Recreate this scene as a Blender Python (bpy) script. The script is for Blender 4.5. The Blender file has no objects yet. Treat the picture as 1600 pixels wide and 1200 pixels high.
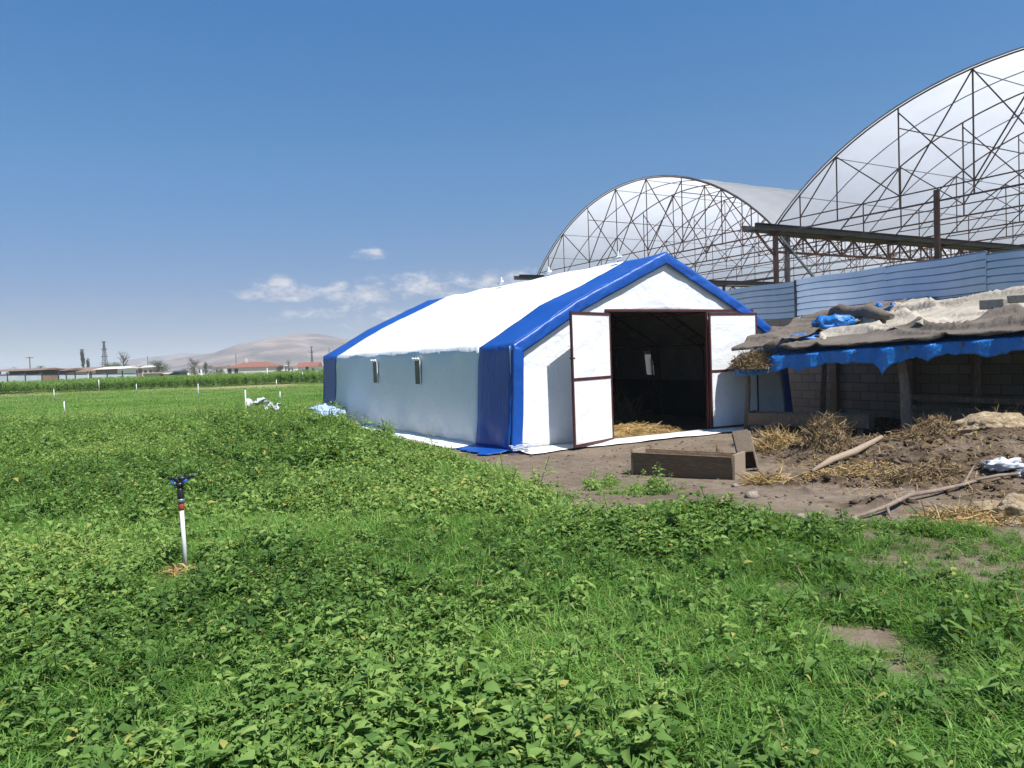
import bpy, bmesh, math, random
import numpy as np
from mathutils import Matrix, Vector
random.seed(7); RNG = np.random.default_rng(7)
SC = bpy.context.scene
COL = SC.collection
PI = math.pi

# ------------------------------------------------------------------ camera
CAM_H, FPX, PITCH, ROLL = 1.65, 1180.0, 0.0350, 0.0350
CF = np.array([0, math.cos(PITCH), -math.sin(PITCH)]); _u = np.array([0, math.sin(PITCH), math.cos(PITCH)]); _x = np.array([1.0, 0, 0])
CX = _x * math.cos(ROLL) - _u * math.sin(ROLL); CU = _u * math.cos(ROLL) + _x * math.sin(ROLL)
cam_d = bpy.data.cameras.new('camera'); cam = bpy.data.objects.new('camera', cam_d); COL.objects.link(cam)
cam_d.sensor_width = 36; cam_d.lens = FPX / 1600 * 36; cam_d.clip_start = 0.05; cam_d.clip_end = 20000
cam.matrix_world = Matrix(((CX[0], CU[0], -CF[0], 0), (CX[1], CU[1], -CF[1], 0), (CX[2], CU[2], -CF[2], CAM_H), (0, 0, 0, 1)))
SC.camera = cam

def ray(u, v): return CF + CX * ((u - 800) / FPX) + CU * ((600 - v) / FPX)
def G(u, v, z=0.0):
    d = ray(u, v); t = (z - CAM_H) / d[2]; return np.array([d[0] * t, d[1] * t, z])
def P(u, v, dep):
    d = ray(u, v); t = dep / d[1]; return np.array([d[0] * t, dep, CAM_H + d[2] * t])

# ------------------------------------------------------------------ sun, sky, exposure
SUNV = Vector((.345, -.330, .82)).normalized()
EL = math.asin(SUNV.z); AZ = math.atan2(SUNV.x, SUNV.y)
sl = bpy.data.lights.new('sun', 'SUN'); sl.energy = 4.3; sl.angle = math.radians(.5); sl.color = (1, .972, .93)
so = bpy.data.objects.new('sun', sl); COL.objects.link(so); so.rotation_euler = SUNV.to_track_quat('Z', 'Y').to_euler(); so.location = (10, -10, 30)
W = bpy.data.worlds.new('World'); SC.world = W; W.use_nodes = True
SC.view_settings.view_transform = 'Standard'; SC.view_settings.look = 'None'; SC.view_settings.gamma = 1; SC.view_settings.exposure = 0.95
SC.cycles.max_bounces = 8; SC.cycles.transparent_max_bounces = 40; SC.cycles.volume_bounces = 1
SC.cycles.use_denoising = True

class NT:
    def __init__(s, tree): s.t = tree; s.n = tree.nodes; s.l = tree.links
    def add(s, typ, ins=None, **kw):
        nd = s.n.new(typ)
        for k, v in kw.items(): setattr(nd, k, v)
        for k, v in (ins or {}).items(): s.set(nd.inputs[k], v)
        return nd
    def set(s, sock, v):
        if hasattr(v, 'is_output') and v.is_output: s.l.new(v, sock)
        else: sock.default_value = v
    def m(s, op, a, b=None, c=None, clamp=False):
        nd = s.n.new('ShaderNodeMath'); nd.operation = op; nd.use_clamp = clamp
        for i, v in enumerate((a, b, c)):
            if v is not None: s.set(nd.inputs[i], v)
        return nd.outputs[0]
    def noise(s, vec, scale, detail=4, rough=.55, dist=0):
        nd = s.add('ShaderNodeTexNoise', {'Scale': scale, 'Detail': detail, 'Roughness': rough, 'Distortion': dist}); s.l.new(vec, nd.inputs['Vector']); return nd.outputs[0]
    def ramp(s, fac, stops):
        nd = s.n.new('ShaderNodeValToRGB'); cr = nd.color_ramp
        while len(cr.elements) < len(stops): cr.elements.new(.5)
        for e, (p, c) in zip(cr.elements, stops): e.position = p; e.color = (*c, 1) if len(c) == 3 else c
        s.set(nd.inputs[0], fac); return nd.outputs[0]
    def mix(s, fac, a, b, mode='MIX'):
        nd = s.n.new('ShaderNodeMix'); nd.data_type = 'RGBA'; nd.blend_type = mode
        for sk, v in ((nd.inputs[0], fac), (nd.inputs[6], a), (nd.inputs[7], b)):
            if isinstance(v, tuple) and len(v) == 3: v = (*v, 1)
            s.set(sk, v)
        return nd.outputs[2]

def build_world():
    t = NT(W.node_tree); t.n.clear()
    out = t.add('ShaderNodeOutputWorld'); bg = t.add('ShaderNodeBackground')
    sky = t.add('ShaderNodeTexSky', sky_type='NISHITA'); sky.sun_disc = False
    sky.sun_elevation = EL; sky.sun_rotation = AZ; sky.altitude = 600; sky.air_density = 1.0; sky.dust_density = 0.5; sky.ozone_density = 3.2
    tc = t.add('ShaderNodeTexCoord'); sep = t.add('ShaderNodeSeparateXYZ'); t.l.new(tc.outputs['Generated'], sep.inputs[0])
    az = t.m('ARCTAN2', sep.outputs[0], sep.outputs[1]); el = t.m('ARCSINE', sep.outputs[2])
    clouds = [(578, 400, 34, 15, 1.0), (445, 460, 100, 24, .98), (437, 442, 34, 17, 1.15), (560, 462, 130, 27, .85), (680, 450, 150, 28, .9), (790, 446, 70, 30, .95), (228, 500, 22, 8, .42), (100, 498, 20, 7, .3), (560, 492, 170, 18, .62), (640, 500, 140, 26, .5)]
    mk = None
    for (u, v, ru, rv, amp) in clouds:
        d = ray(u, v); d = d / np.linalg.norm(d); a0 = math.atan2(d[0], d[1]); e0 = math.asin(d[2])
        da = t.m('DIVIDE', t.m('SUBTRACT', az, a0), ru / FPX); de = t.m('DIVIDE', t.m('SUBTRACT', el, e0), rv / FPX)
        # flatter undersides
        de = t.m('MULTIPLY', de, t.m('ADD', 1.0, t.m('MULTIPLY', t.m('LESS_THAN', de, 0.0), .7)))
        r2 = t.m('ADD', t.m('MULTIPLY', da, da), t.m('MULTIPLY', de, de))
        f = t.m('MULTIPLY', t.m('SUBTRACT', 1.0, r2), amp); f = t.m('MAXIMUM', f, -1.0)
        mk = f if mk is None else t.m('MAXIMUM', mk, f)
    cv = t.add('ShaderNodeCombineXYZ', {0: az, 1: t.m('MULTIPLY', el, 1.9), 2: 3.7})
    n1 = t.noise(cv.outputs[0], 30, 9, .64, .2)
    dens = t.m('ADD', mk, t.m('MULTIPLY', t.m('SUBTRACT', n1, .54), 3.6))
    mr = t.add('ShaderNodeMapRange', {0: dens, 1: .0, 2: 1.25, 3: 0.0, 4: .74}, interpolation_type='SMOOTHSTEP')
    cv2 = t.add('ShaderNodeCombineXYZ', {0: az, 1: t.m('ADD', t.m('MULTIPLY', el, 1.9), -.018), 2: 3.7})
    n2 = t.noise(cv2.outputs[0], 30, 5, .6, .2)
    tone = t.m('ADD', .5, t.m('MULTIPLY', t.m('SUBTRACT', n1, n2), 2.2), clamp=True)
    ccol = t.mix(tone, (3.0, 2.85, 3.2), (5.2, 5.1, 5.1))
    # dry, dusty upland air: deeper blue overhead, duller lilac low down than the clear-air model gives
    air = t.ramp(t.m('MAXIMUM', sep.outputs[2], 0.0), [(0.0, (.25, .262, .385)), (.09, (.25, .295, .43)), (.24, (.255, .475, .61)), (.5, (.185, .585, .83)), (1.0, (.32, .62, .84))])
    skyc = t.mix(1.0, sky.outputs[0], air, 'MULTIPLY')
    col = t.mix(mr.outputs[0], skyc, ccol)
    t.l.new(col, bg.inputs[0]); bg.inputs[1].default_value = .095
    t.l.new(bg.outputs[0], out.inputs[0])
build_world()

# ------------------------------------------------------------------ numpy noise
def _h(ix, iy, seed):
    n = (ix.astype(np.int64) * 374761393 + iy.astype(np.int64) * 668265263 + seed * 974711) & 0x7fffffff
    n = ((n ^ (n >> 13)) * 1274126177) & 0x7fffffff
    return ((n ^ (n >> 16)) & 0xffff) / 65535.0
def vnoise(x, y, seed=0):
    x = np.asarray(x, float); y = np.asarray(y, float)
    x0 = np.floor(x); y0 = np.floor(y); fx = x - x0; fy = y - y0; fx = fx * fx * (3 - 2 * fx); fy = fy * fy * (3 - 2 * fy)
    a = _h(x0, y0, seed); b = _h(x0 + 1, y0, seed); c = _h(x0, y0 + 1, seed); d = _h(x0 + 1, y0 + 1, seed)
    return (a * (1 - fx) + b * fx) * (1 - fy) + (c * (1 - fx) + d * fx) * fy
def fbm(x, y, seed=0, oct=4):
    s = 0; a = .5; t = 0
    for i in range(oct): s = s + a * vnoise(x * 2 ** i, y * 2 ** i, seed + i * 17); t += a; a *= .5
    return s / t
def sstep(a, b, x):
    t = np.clip((x - a) / (b - a), 0, 1); return t * t * (3 - 2 * t)
def inpoly(x, y, poly):
    x = np.asarray(x); y = np.asarray(y); r = np.zeros(x.shape, bool); n = len(poly); j = n - 1
    for i in range(n):
        xi, yi = poly[i][:2]; xj, yj = poly[j][:2]
        c = ((yi > y) != (yj > y)) & (x < (xj - xi) * (y - yi) / (yj - yi + 1e-12) + xi); r ^= c; j = i
    return r

# ------------------------------------------------------------------ materials
MATS = {}
def newmat(name):
    m = bpy.data.materials.new(name); m.use_nodes = True; t = NT(m.node_tree); t.n.clear(); MATS[name] = m
    t.out = t.add('ShaderNodeOutputMaterial'); t.bs = t.add('ShaderNodeBsdfPrincipled'); t.l.new(t.bs.outputs[0], t.out.inputs[0]); return m, t
def mat(name, c1, c2=None, scale=6, rough=.6, metal=0, bump=0, bscale=None, stretch=None, c3=None, spec=.5, coord='Object', detail=5, sheen=0):
    m, t = newmat(name); tc = t.add('ShaderNodeTexCoord'); v = tc.outputs[coord]
    if stretch:
        mp = t.add('ShaderNodeMapping', {'Scale': stretch}); t.l.new(v, mp.inputs[0]); v = mp.outputs[0]
    if c2 is None: c2 = tuple(x * .82 for x in c1)
    n = t.noise(v, scale, detail, .6)
    st = [(.3, c1), (.7, c2)] if c3 is None else [(.28, c1), (.5, c2), (.72, c3)]
    t.set(t.bs.inputs['Base Color'], t.ramp(n, st)); t.bs.inputs['Roughness'].default_value = rough; t.bs.inputs['Metallic'].default_value = metal
    t.bs.inputs['Specular IOR Level'].default_value = spec
    if bump:
        nb = t.noise(v, bscale or scale * 3, 6, .6); b = t.add('ShaderNodeBump', {'Strength': bump, 'Height': nb, 'Distance': .05}); t.l.new(b.outputs[0], t.bs.inputs['Normal'])
    return m

def tarp_mat(name, c1, c2, rough, bump=.25, dirt=None, trans=0, seam=0):
    m, t = newmat(name); tc = t.add('ShaderNodeTexCoord'); v = tc.outputs['Object']
    n = t.noise(v, 1.3, 4, .6); col = t.ramp(n, [(.3, c1), (.7, c2)])
    if dirt:
        sp = t.add('ShaderNodeSeparateXYZ'); t.l.new(v, sp.inputs[0])
        nd = t.noise(v, 3.5, 6, .7)
        f = t.m('SUBTRACT', t.m('ADD', t.m('MULTIPLY', nd, .9), -.14), t.m('MULTIPLY', sp.outputs[2], .9), clamp=True)
        col = t.mix(f, col, dirt)
    t.set(t.bs.inputs['Base Color'], col); t.bs.inputs['Roughness'].default_value = rough
    # creases: two stretched noises
    mp = t.add('ShaderNodeMapping', {'Rotation': (.3, .5, .8), 'Scale': (1, 3.2, 1.4)}); t.l.new(v, mp.inputs[0])
    b1 = t.noise(mp.outputs[0], 1.6, 5, .55, .8); b2 = t.noise(v, 14, 4, .6)
    h = t.m('ADD', t.m('MULTIPLY', b1, 1.0), t.m('MULTIPLY', b2, .12))
    if seam:   # welded seams of the sheet widths
        s2 = t.add('ShaderNodeSeparateXYZ'); t.l.new(v, s2.inputs[0])
        for ax, per, ph in ((1, seam, .5), (2, .93, .15)):
            fr = t.m('ABSOLUTE', t.m('SUBTRACT', t.m('FRACT', t.m('ADD', t.m('DIVIDE', s2.outputs[ax], per), ph)), .5)); h = t.m('ADD', h, t.m('MULTIPLY', t.m('LESS_THAN', fr, .012), .22))
    b = t.add('ShaderNodeBump', {'Strength': bump, 'Height': h, 'Distance': .12}); t.l.new(b.outputs[0], t.bs.inputs['Normal'])
    return m

def leaf_mat(name, stops, trans=.35, rough=.5, tcol=(.22, .34, .03)):
    m, t = newmat(name); t.n.remove(t.bs)
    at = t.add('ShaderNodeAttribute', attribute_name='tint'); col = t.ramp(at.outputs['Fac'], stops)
    d = t.add('ShaderNodeBsdfPrincipled', {'Base Color': col, 'Roughness': rough}); d.inputs['Specular IOR Level'].default_value = .16
    tcol = t.mix(.5, col, tcol); tr = t.add('ShaderNodeBsdfTranslucent', {'Color': tcol})
    mx = t.add('ShaderNodeMixShader', {0: trans}); t.l.new(d.outputs[0], mx.inputs[1]); t.l.new(tr.outputs[0], mx.inputs[2]); t.l.new(mx.outputs[0], t.out.inputs[0])
    return m

M = {}
M['white'] = tarp_mat('white_tarp', (.74, .745, .755), (.69, .70, .715), .42, .30, (.45, .38, .30), 0, 1.866)
M['blue'] = tarp_mat('blue_tarp_pvc', (.002, .056, .28), (.003, .068, .33), .42, .22)
M['inner'] = mat('darkening_grey_sheet', (.20, .20, .21), (.15, .15, .16), 3, .7)  # dark grey stands in for the shade inside the tent
M['skirt'] = tarp_mat('skirt_tarp', (.80, .79, .76), (.70, .68, .64), .5, .35)
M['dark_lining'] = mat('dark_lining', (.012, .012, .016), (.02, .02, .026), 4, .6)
M['redsteel'] = mat('red_primer_steel', (.085, .020, .020), (.05, .015, .015), 8, .5, .1)
M['rust'] = mat('rusty_steel', (.19, .085, .055), (.09, .05, .04), 5, .7, .3, .2, 30)
M['trusssteel'] = mat('aged_truss_steel', (.15, .085, .060), (.085, .055, .045), 4, .6, .3)
M['darksteel'] = mat('dark_steel', (.07, .065, .065), (.04, .038, .04), 6, .5, .5)
M['galv'] = mat('galvanized', (.32, .34, .36), (.16, .16, .17), 3, .45, .7)
M['corr'] = mat('blue_grey_sheet', (.36, .45, .55), (.48, .55, .63), 1.6, .32, .5, .06, 3, (1, 1, .5))
M['corr_shaded'] = mat('shaded_blue_grey_sheet', (.20, .27, .34), (.26, .33, .40), 1.6, .45, .35, .06, 3, (1, 1, .5))  # same sheeting, with the left panels' shading put into the colour
M['wood'] = mat('weathered_wood', (.28, .18, .10), (.15, .092, .05), 5, .8, 0, .6, 14, (1, 8, 8), (.27, .20, .13))
M['oldwood'] = mat('grey_wood', (.26, .21, .16), (.15, .115, .085), 5, .85, 0, .5, 14, (6, 6, 1), (.33, .28, .22))
M['palewood'] = mat('pale_wood', (.36, .27, .19), (.24, .175, .12), 6, .8, 0, .4, 20, (2, 8, 8))
M['stick'] = mat('bare_stick', (.24, .18, .13), (.14, .10, .075), 9, .85, 0, .5, 20)
M['straw'] = leaf_mat('straw', [(0, (.22, .13, .05)), (.5, (.40, .28, .12)), (1, (.46, .35, .17))], .2, .6, (.4, .3, .12))
M['dark_straw'] = leaf_mat('old_straw', [(0, (.10, .065, .035)), (.5, (.20, .14, .075)), (1, (.30, .22, .12))], .15, .7, (.25, .17, .08))
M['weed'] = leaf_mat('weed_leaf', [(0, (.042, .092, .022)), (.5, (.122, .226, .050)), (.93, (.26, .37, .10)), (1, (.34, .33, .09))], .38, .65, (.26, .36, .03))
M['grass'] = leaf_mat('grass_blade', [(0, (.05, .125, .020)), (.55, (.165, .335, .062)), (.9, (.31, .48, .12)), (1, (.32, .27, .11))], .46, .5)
M['corn'] = leaf_mat('corn_leaf', [(0, (.035, .08, .012)), (.6, (.08, .16, .022)), (1, (.16, .25, .05))], .3, .6)
M['clod'] = leaf_mat('manure_clod', [(0, (.03, .02, .013)), (.5, (.08, .057, .038)), (1, (.20, .155, .11))], .0, .95)
M['canvas'] = tarp_mat('pale_canvas', (.40, .355, .29), (.29, .255, .205), .9, .9)
M['brown_canvas'] = tarp_mat('brown_canvas', (.15, .122, .098), (.095, .076, .060), .92, .8)
M['blue_poly'] = tarp_mat('blue_poly_sheet', (.010, .13, .42), (.014, .18, .54), .4, .9)
M['plastic'] = tarp_mat('white_plastic', (.50, .51, .55), (.40, .42, .46), .3, .5)
M['plastic_blue'] = tarp_mat('bluish_plastic', (.26, .36, .62), (.40, .48, .70), .22, .5)
M['concrete'] = mat('grey_concrete', (.24, .225, .20), (.17, .155, .14), 12, .9, 0, .4)
M['stone'] = mat('dusty_stone', (.30, .25, .20), (.19, .15, .12), 6, .95, 0, .6)
M['wool'] = mat('pale_dry_clump', (.46, .37, .23), (.24, .17, .10), 7, .95, 0, .9, 26, None, (.55, .46, .31))
M['pvc'] = mat('white_pipe', (.66, .67, .65), (.56, .57, .55), 9, .4)
M['black'] = mat('black_plastic', (.015, .015, .018), None, 5, .4)
M['bluepart'] = mat('blue_plastic', (.02, .10, .55), None, 5, .4)
M['redpart'] = mat('orange_red_plastic', (.36, .06, .03), None, 5, .45)
M['rope'] = mat('pale_rope', (.45, .50, .62), None, 30, .8)
M['roof_red'] = mat('red_tiles', (.24, .085, .055), (.18, .075, .05), 2, .85)
M['roof_brown'] = mat('rusty_roof', (.17, .10, .07), (.23, .15, .11), .5, .9)
M['cream'] = mat('cream_render', (.58, .55, .49), (.50, .47, .42), .6, .9)
M['whitewall'] = mat('white_render', (.72, .71, .69), (.63, .62, .60), .6, .9)
M['darkhole'] = mat('dark_opening', (.03, .028, .027), None, 4, .9)
M['pane'] = mat('window_mesh_pane', (.025, .025, .028), (.014, .014, .017), 5, .35)
M['lightpane'] = tarp_mat('thin_window_sheet', (.8, .8, .8), (.7, .7, .7), .5, .3)
M['fencegrey'] = mat('fence_sheet', (.40, .43, .48), (.50, .52, .55), .8, .6, .2)
M['vantruck'] = mat('dark_blue_paint', (.02, .035, .09), None, 4, .4)
M['hazetree'] = leaf_mat('distant_leaf', [(0, (.045, .06, .035)), (1, (.10, .11, .07))], .1, .7)
M['hazetree2'] = leaf_mat('distant_green_leaf', [(0, (.05, .09, .03)), (1, (.10, .16, .05))], .15, .7)
M['bark'] = mat('bark', (.12, .09, .07), (.07, .055, .045), 6, .9)
M['cap'] = mat('fabric_flap', (.82, .82, .82), None, 5, .5)

def thin_sheet():
    m, t = newmat('thin_window_sheet_lit'); t.n.remove(t.bs)
    tr = t.add('ShaderNodeBsdfTranslucent', {'Color': (.8, .8, .8, 1)}); d = t.add('ShaderNodeBsdfDiffuse', {'Color': (.75, .75, .75, 1)})
    mx = t.add('ShaderNodeMixShader', {0: .6}); t.l.new(d.outputs[0], mx.inputs[1]); t.l.new(tr.outputs[0], mx.inputs[2]); t.l.new(mx.outputs[0], t.out.inputs[0]); return m
M['lightpane'] = thin_sheet()

def film_mat():
    m, t = newmat('greenhouse_film'); t.n.remove(t.bs)
    tc = t.add('ShaderNodeTexCoord'); n = t.noise(tc.outputs['Object'], 1.2, 5, .6); n2 = t.noise(tc.outputs['Object'], .3, 3, .5)
    col = t.ramp(n, [(.3, (.68, .685, .70)), (.7, (.62, .625, .64))])
    tr = t.add('ShaderNodeBsdfTranslucent', {'Color': col}); d = t.add('ShaderNodeBsdfPrincipled', {'Base Color': col, 'Roughness': .3}); tp = t.add('ShaderNodeBsdfTransparent', {'Color': (.95, .96, .97, 1)})
    a = t.add('ShaderNodeMixShader', {0: .32}); t.l.new(tr.outputs[0], a.inputs[1]); t.l.new(d.outputs[0], a.inputs[2])
    b = t.add('ShaderNodeMixShader', {0: t.m('ADD', .03, t.m('MULTIPLY', n2, .07))}); t.l.new(a.outputs[0], b.inputs[1]); t.l.new(tp.outputs[0], b.inputs[2])
    t.l.new(b.outputs[0], t.out.inputs[0]); return m
M['film'] = film_mat()

def brick_mat():
    m, t = newmat('grey_blocks'); tc = t.add('ShaderNodeTexCoord')
    mp = t.add('ShaderNodeMapping', {'Rotation': (PI / 2, 0, 0)}); t.l.new(tc.outputs['Object'], mp.inputs[0])
    n = t.noise(tc.outputs['Object'], 5, 5, .6)
    br = t.add('ShaderNodeTexBrick', {'Color1': (.25, .21, .17, 1), 'Color2': (.17, .14, .11, 1), 'Mortar': (.10, .085, .07, 1), 'Scale': 1.0, 'Mortar Size': .012, 'Brick Width': .4, 'Row Height': .2, 'Bias': 0.0})
    t.l.new(mp.outputs[0], br.inputs['Vector'])
    c = t.mix(t.m('MULTIPLY', n, .6), br.outputs[0], (.14, .11, .085)); t.l.new(c, t.bs.inputs['Base Color']); t.bs.inputs['Roughness'].default_value = .95
    b = t.add('ShaderNodeBump', {'Strength': .5, 'Height': t.m('SUBTRACT', 1.0, br.outputs['Fac']), 'Distance': .02}); t.l.new(b.outputs[0], t.bs.inputs['Normal']); return m
M['blocks'] = brick_mat()

def ground_mat():
    m, t = newmat('ground_soil'); tc = t.add('ShaderNodeTexCoord'); v = tc.outputs['Object']
    dirt = t.add('ShaderNodeAttribute', attribute_name='dirt').outputs['Fac']; man = t.add('ShaderNodeAttribute', attribute_name='manure').outputs['Fac']; dry = t.add('ShaderNodeAttribute', attribute_name='dry').outputs['Fac']
    n1 = t.noise(v, .9, 6, .62); n2 = t.noise(v, 9, 6, .65); n3 = t.noise(v, 45, 4, .7); nf = t.noise(v, .12, 6, .6)
    soil = t.ramp(t.m('ADD', t.m('MULTIPLY', n1, .55), t.m('MULTIPLY', n2, .45)), [(.30, (.075, .055, .038)), (.5, (.15, .115, .083)), (.68, (.24, .19, .142))])
    dark = t.ramp(t.m('ADD', t.m('MULTIPLY', n2, .6), t.m('MULTIPLY', n3, .4)), [(.3, (.028, .018, .011)), (.5, (.080, .056, .036)), (.7, (.19, .14, .092))])
    green = t.ramp(t.m('ADD', t.m('MULTIPLY', n2, .5), t.m('MULTIPLY', nf, .5)), [(.3, (.05, .085, .016)), (.52, (.10, .155, .028)), (.7, (.15, .20, .045))])
    dryc = t.ramp(n2, [(.3, (.24, .19, .09)), (.7, (.36, .28, .15))])
    c = t.mix(dry, green, dryc); c = t.mix(dirt, c, soil); c = t.mix(man, c, dark)
    t.l.new(c, t.bs.inputs['Base Color']); t.bs.inputs['Roughness'].default_value = .95; t.bs.inputs['Specular IOR Level'].default_value = .15
    h = t.m('ADD', t.m('MULTIPLY', n2, .7), t.m('MULTIPLY', n3, .35)); b = t.add('ShaderNodeBump', {'Strength': .7, 'Height': h, 'Distance': .06}); t.l.new(b.outputs[0], t.bs.inputs['Normal']); return m
M['ground'] = ground_mat()
def hill_mat():
    m, t = newmat('dry_hill'); tc = t.add('ShaderNodeTexCoord'); v = tc.outputs['Object']
    n = t.noise(v, .011, 9, .66, .8); t.l.new(t.ramp(n, [(.36, (.065, .048, .042)), (.5, (.14, .10, .085)), (.64, (.26, .19, .16))]), t.bs.inputs['Base Color']); t.bs.inputs['Roughness'].default_value = 1
    return m
M['hill'] = hill_mat()

# ------------------------------------------------------------------ mesh builder
class MB:
    def __init__(s): s.v = []; s.f = []; s.smooth = []
    def add(s, verts, faces, smooth=False):
        o = len(s.v); s.v += [tuple(map(float, p)) for p in verts]
        for f in faces: s.f.append(tuple(i + o for i in f)); s.smooth.append(smooth)
        return s
    def box(s, o, ax, ay, az):
        """box from corner o spanned by three vectors"""
        o, ax, ay, az = (np.array(q, float) for q in (o, ax, ay, az))
        p = [o, o + ax, o + ax + ay, o + ay]; p += [q + az for q in p]
        fl = [(0, 3, 2, 1), (4, 5, 6, 7), (0, 1, 5, 4), (1, 2, 6, 5), (2, 3, 7, 6), (3, 0, 4, 7)]
        if np.dot(np.cross(ax, ay), az) < 0: fl = [f[::-1] for f in fl]
        return s.add(p, fl)
    def bar(s, a, b, w, h=None, up=(0, 0, 1)):
        a = np.array(a, float); b = np.array(b, float); h = h or w; d = b - a; L = np.linalg.norm(d); d = d / L; up = np.array(up, float)
        if abs(d @ up) > .98: up = np.array([1.0, 0, 0])
        x = np.cross(d, up); x /= np.linalg.norm(x); y = np.cross(x, d)
        return s.box(a - x * w / 2 - y * h / 2, x * w, y * h, d * L)
    def tube(s, pts, r, n=6, cap=True, smooth=True):
        pts = [np.array(p, float) for p in pts]; k = len(pts); rs = r if hasattr(r, '__len__') else [r] * k
        V = []; up = None
        for i, p in enumerate(pts):
            d = pts[min(i + 1, k - 1)] - pts[max(i - 1, 0)]; d = d / (np.linalg.norm(d) + 1e-9)
            if up is None:
                up = np.array([0, 0, 1.0]) if abs(d[2]) < .9 else np.array([1.0, 0, 0])
            x = np.cross(d, up); x /= np.linalg.norm(x) + 1e-9; up = np.cross(x, d)
            for j in range(n):
                a = 2 * PI * j / n; V.append(p + (x * math.cos(a) + up * math.sin(a)) * rs[i])
        F = [(i * n + j, i * n + (j + 1) % n, (i + 1) * n + (j + 1) % n, (i + 1) * n + j) for i in range(k - 1) for j in range(n)]
        s.add(V, F, smooth)
        if cap: o = len(s.v) - k * n; s.f.append(tuple(o + j for j in range(n))[::-1]); s.f.append(tuple(o + (k - 1) * n + j for j in range(n))); s.smooth += [False, False]
        return s
    def grid(s, Pg, smooth=True, mask=None):
        """Pg: (a,b,3) array"""
        a, b = Pg.shape[:2]
        F = [(i * b + j, i * b + j + 1, (i + 1) * b + j + 1, (i + 1) * b + j) for i in range(a - 1) for j in range(b - 1) if mask is None or mask[i, j]]
        return s.add(Pg.reshape(-1, 3), F, smooth)
    def blob(s, c, r, seed=0, sub=2, rough=.25, flat=1.0, fr=2.0):
        bm = bmesh.new(); bmesh.ops.create_icosphere(bm, subdivisions=sub, radius=1)
        V = np.array([v.co[:] for v in bm.verts]); F = [tuple(v.index for v in f.verts) for f in bm.faces]; bm.free()
        n = fbm(V[:, 0] * fr + 7.3 + seed, V[:, 1] * fr + V[:, 2] * fr * 1.3 + seed * 3.1, seed, 4) - .5
        n2 = fbm(V[:, 2] * fr + 3.3, V[:, 0] * fr - V[:, 1] * fr + 9, seed + 5, 4) - .5
        V = V * (1 + rough * 2 * (n + n2))[:, None]; V[:, 2] *= flat
        r = np.array(r if hasattr(r, '__len__') else (r, r, r)); return s.add(V * r + np.array(c), F, True)
    def build(s, name, m, parent=None, loc=None, solid=0, rotz=0):
        me = bpy.data.meshes.new(name); V = np.array(s.v, float).reshape(-1, 3)
        if parent is not None: mw = PM[parent.name]
        else:
            if loc is None: loc = (V[:, 0].mean(), V[:, 1].mean(), V[:, 2].min())
            mw = Matrix.Translation(Vector(loc)) @ Matrix.Rotation(rotz, 4, 'Z')
        inv = np.array(mw.inverted()); V = V @ inv[:3, :3].T + inv[:3, 3]
        me.from_pydata([tuple(p) for p in V], [], s.f); me.polygons.foreach_set('use_smooth', s.smooth); me.materials.append(m); me.validate(); me.update()
        o = bpy.data.objects.new(name, me); COL.objects.link(o)
        if parent is not None: o.parent = parent; PM[o.name] = mw
        else: o.matrix_world = mw; PM[o.name] = mw
        if solid: md = o.modifiers.new('solid', 'SOLIDIFY'); md.thickness = solid; md.offset = 0
        return o
PM = {}
def tag(o, label=None, cat=None, group=None, kind=None):
    if label: o['label'] = label
    if cat: o['category'] = cat
    if group: o['group'] = group
    if kind: o['kind'] = kind
    return o
def thing(name, label, cat, loc=(0, 0, 0), rotz=0, group=None):
    o = bpy.data.objects.new(name, None); COL.objects.link(o); o.empty_display_size = .2
    mw = Matrix.Translation(Vector(tuple(map(float, loc)))) @ Matrix.Rotation(rotz, 4, 'Z'); o.matrix_world = mw; PM[o.name] = mw
    return tag(o, label, cat, group)
def copy_tree(o, parent=None):
    c = o.copy(); COL.objects.link(c)
    if parent is not None: c.parent = parent
    for ch in list(o.children): copy_tree(ch, c)
    return c
def fast_mesh(name, V, F4, F3=None, tint=None, m=None, smooth=False):
    """V (n,3); F4 (k,4); F3 (l,3); tint per vertex"""
    me = bpy.data.meshes.new(name); nv = len(V); F4 = np.asarray(F4, np.int32).reshape(-1, 4); F3 = np.zeros((0, 3), np.int32) if F3 is None else np.asarray(F3, np.int32).reshape(-1, 3)
    me.vertices.add(nv); me.vertices.foreach_set('co', np.asarray(V, np.float32).ravel())
    loops = np.concatenate([F4.ravel(), F3.ravel()]); me.loops.add(len(loops)); me.loops.foreach_set('vertex_index', loops)
    st = np.concatenate([np.arange(len(F4)) * 4, len(F4) * 4 + np.arange(len(F3)) * 3]).astype(np.int32)
    me.polygons.add(len(st)); me.polygons.foreach_set('loop_start', st)
    if smooth: me.polygons.foreach_set('use_smooth', np.ones(len(st), bool))
    if tint is not None:
        at = me.attributes.new('tint', 'FLOAT', 'POINT'); at.data.foreach_set('value', np.asarray(tint, np.float32))
    me.materials.append(m); me.update(calc_edges=True)
    o = bpy.data.objects.new(name, me); COL.objects.link(o); return o

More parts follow.
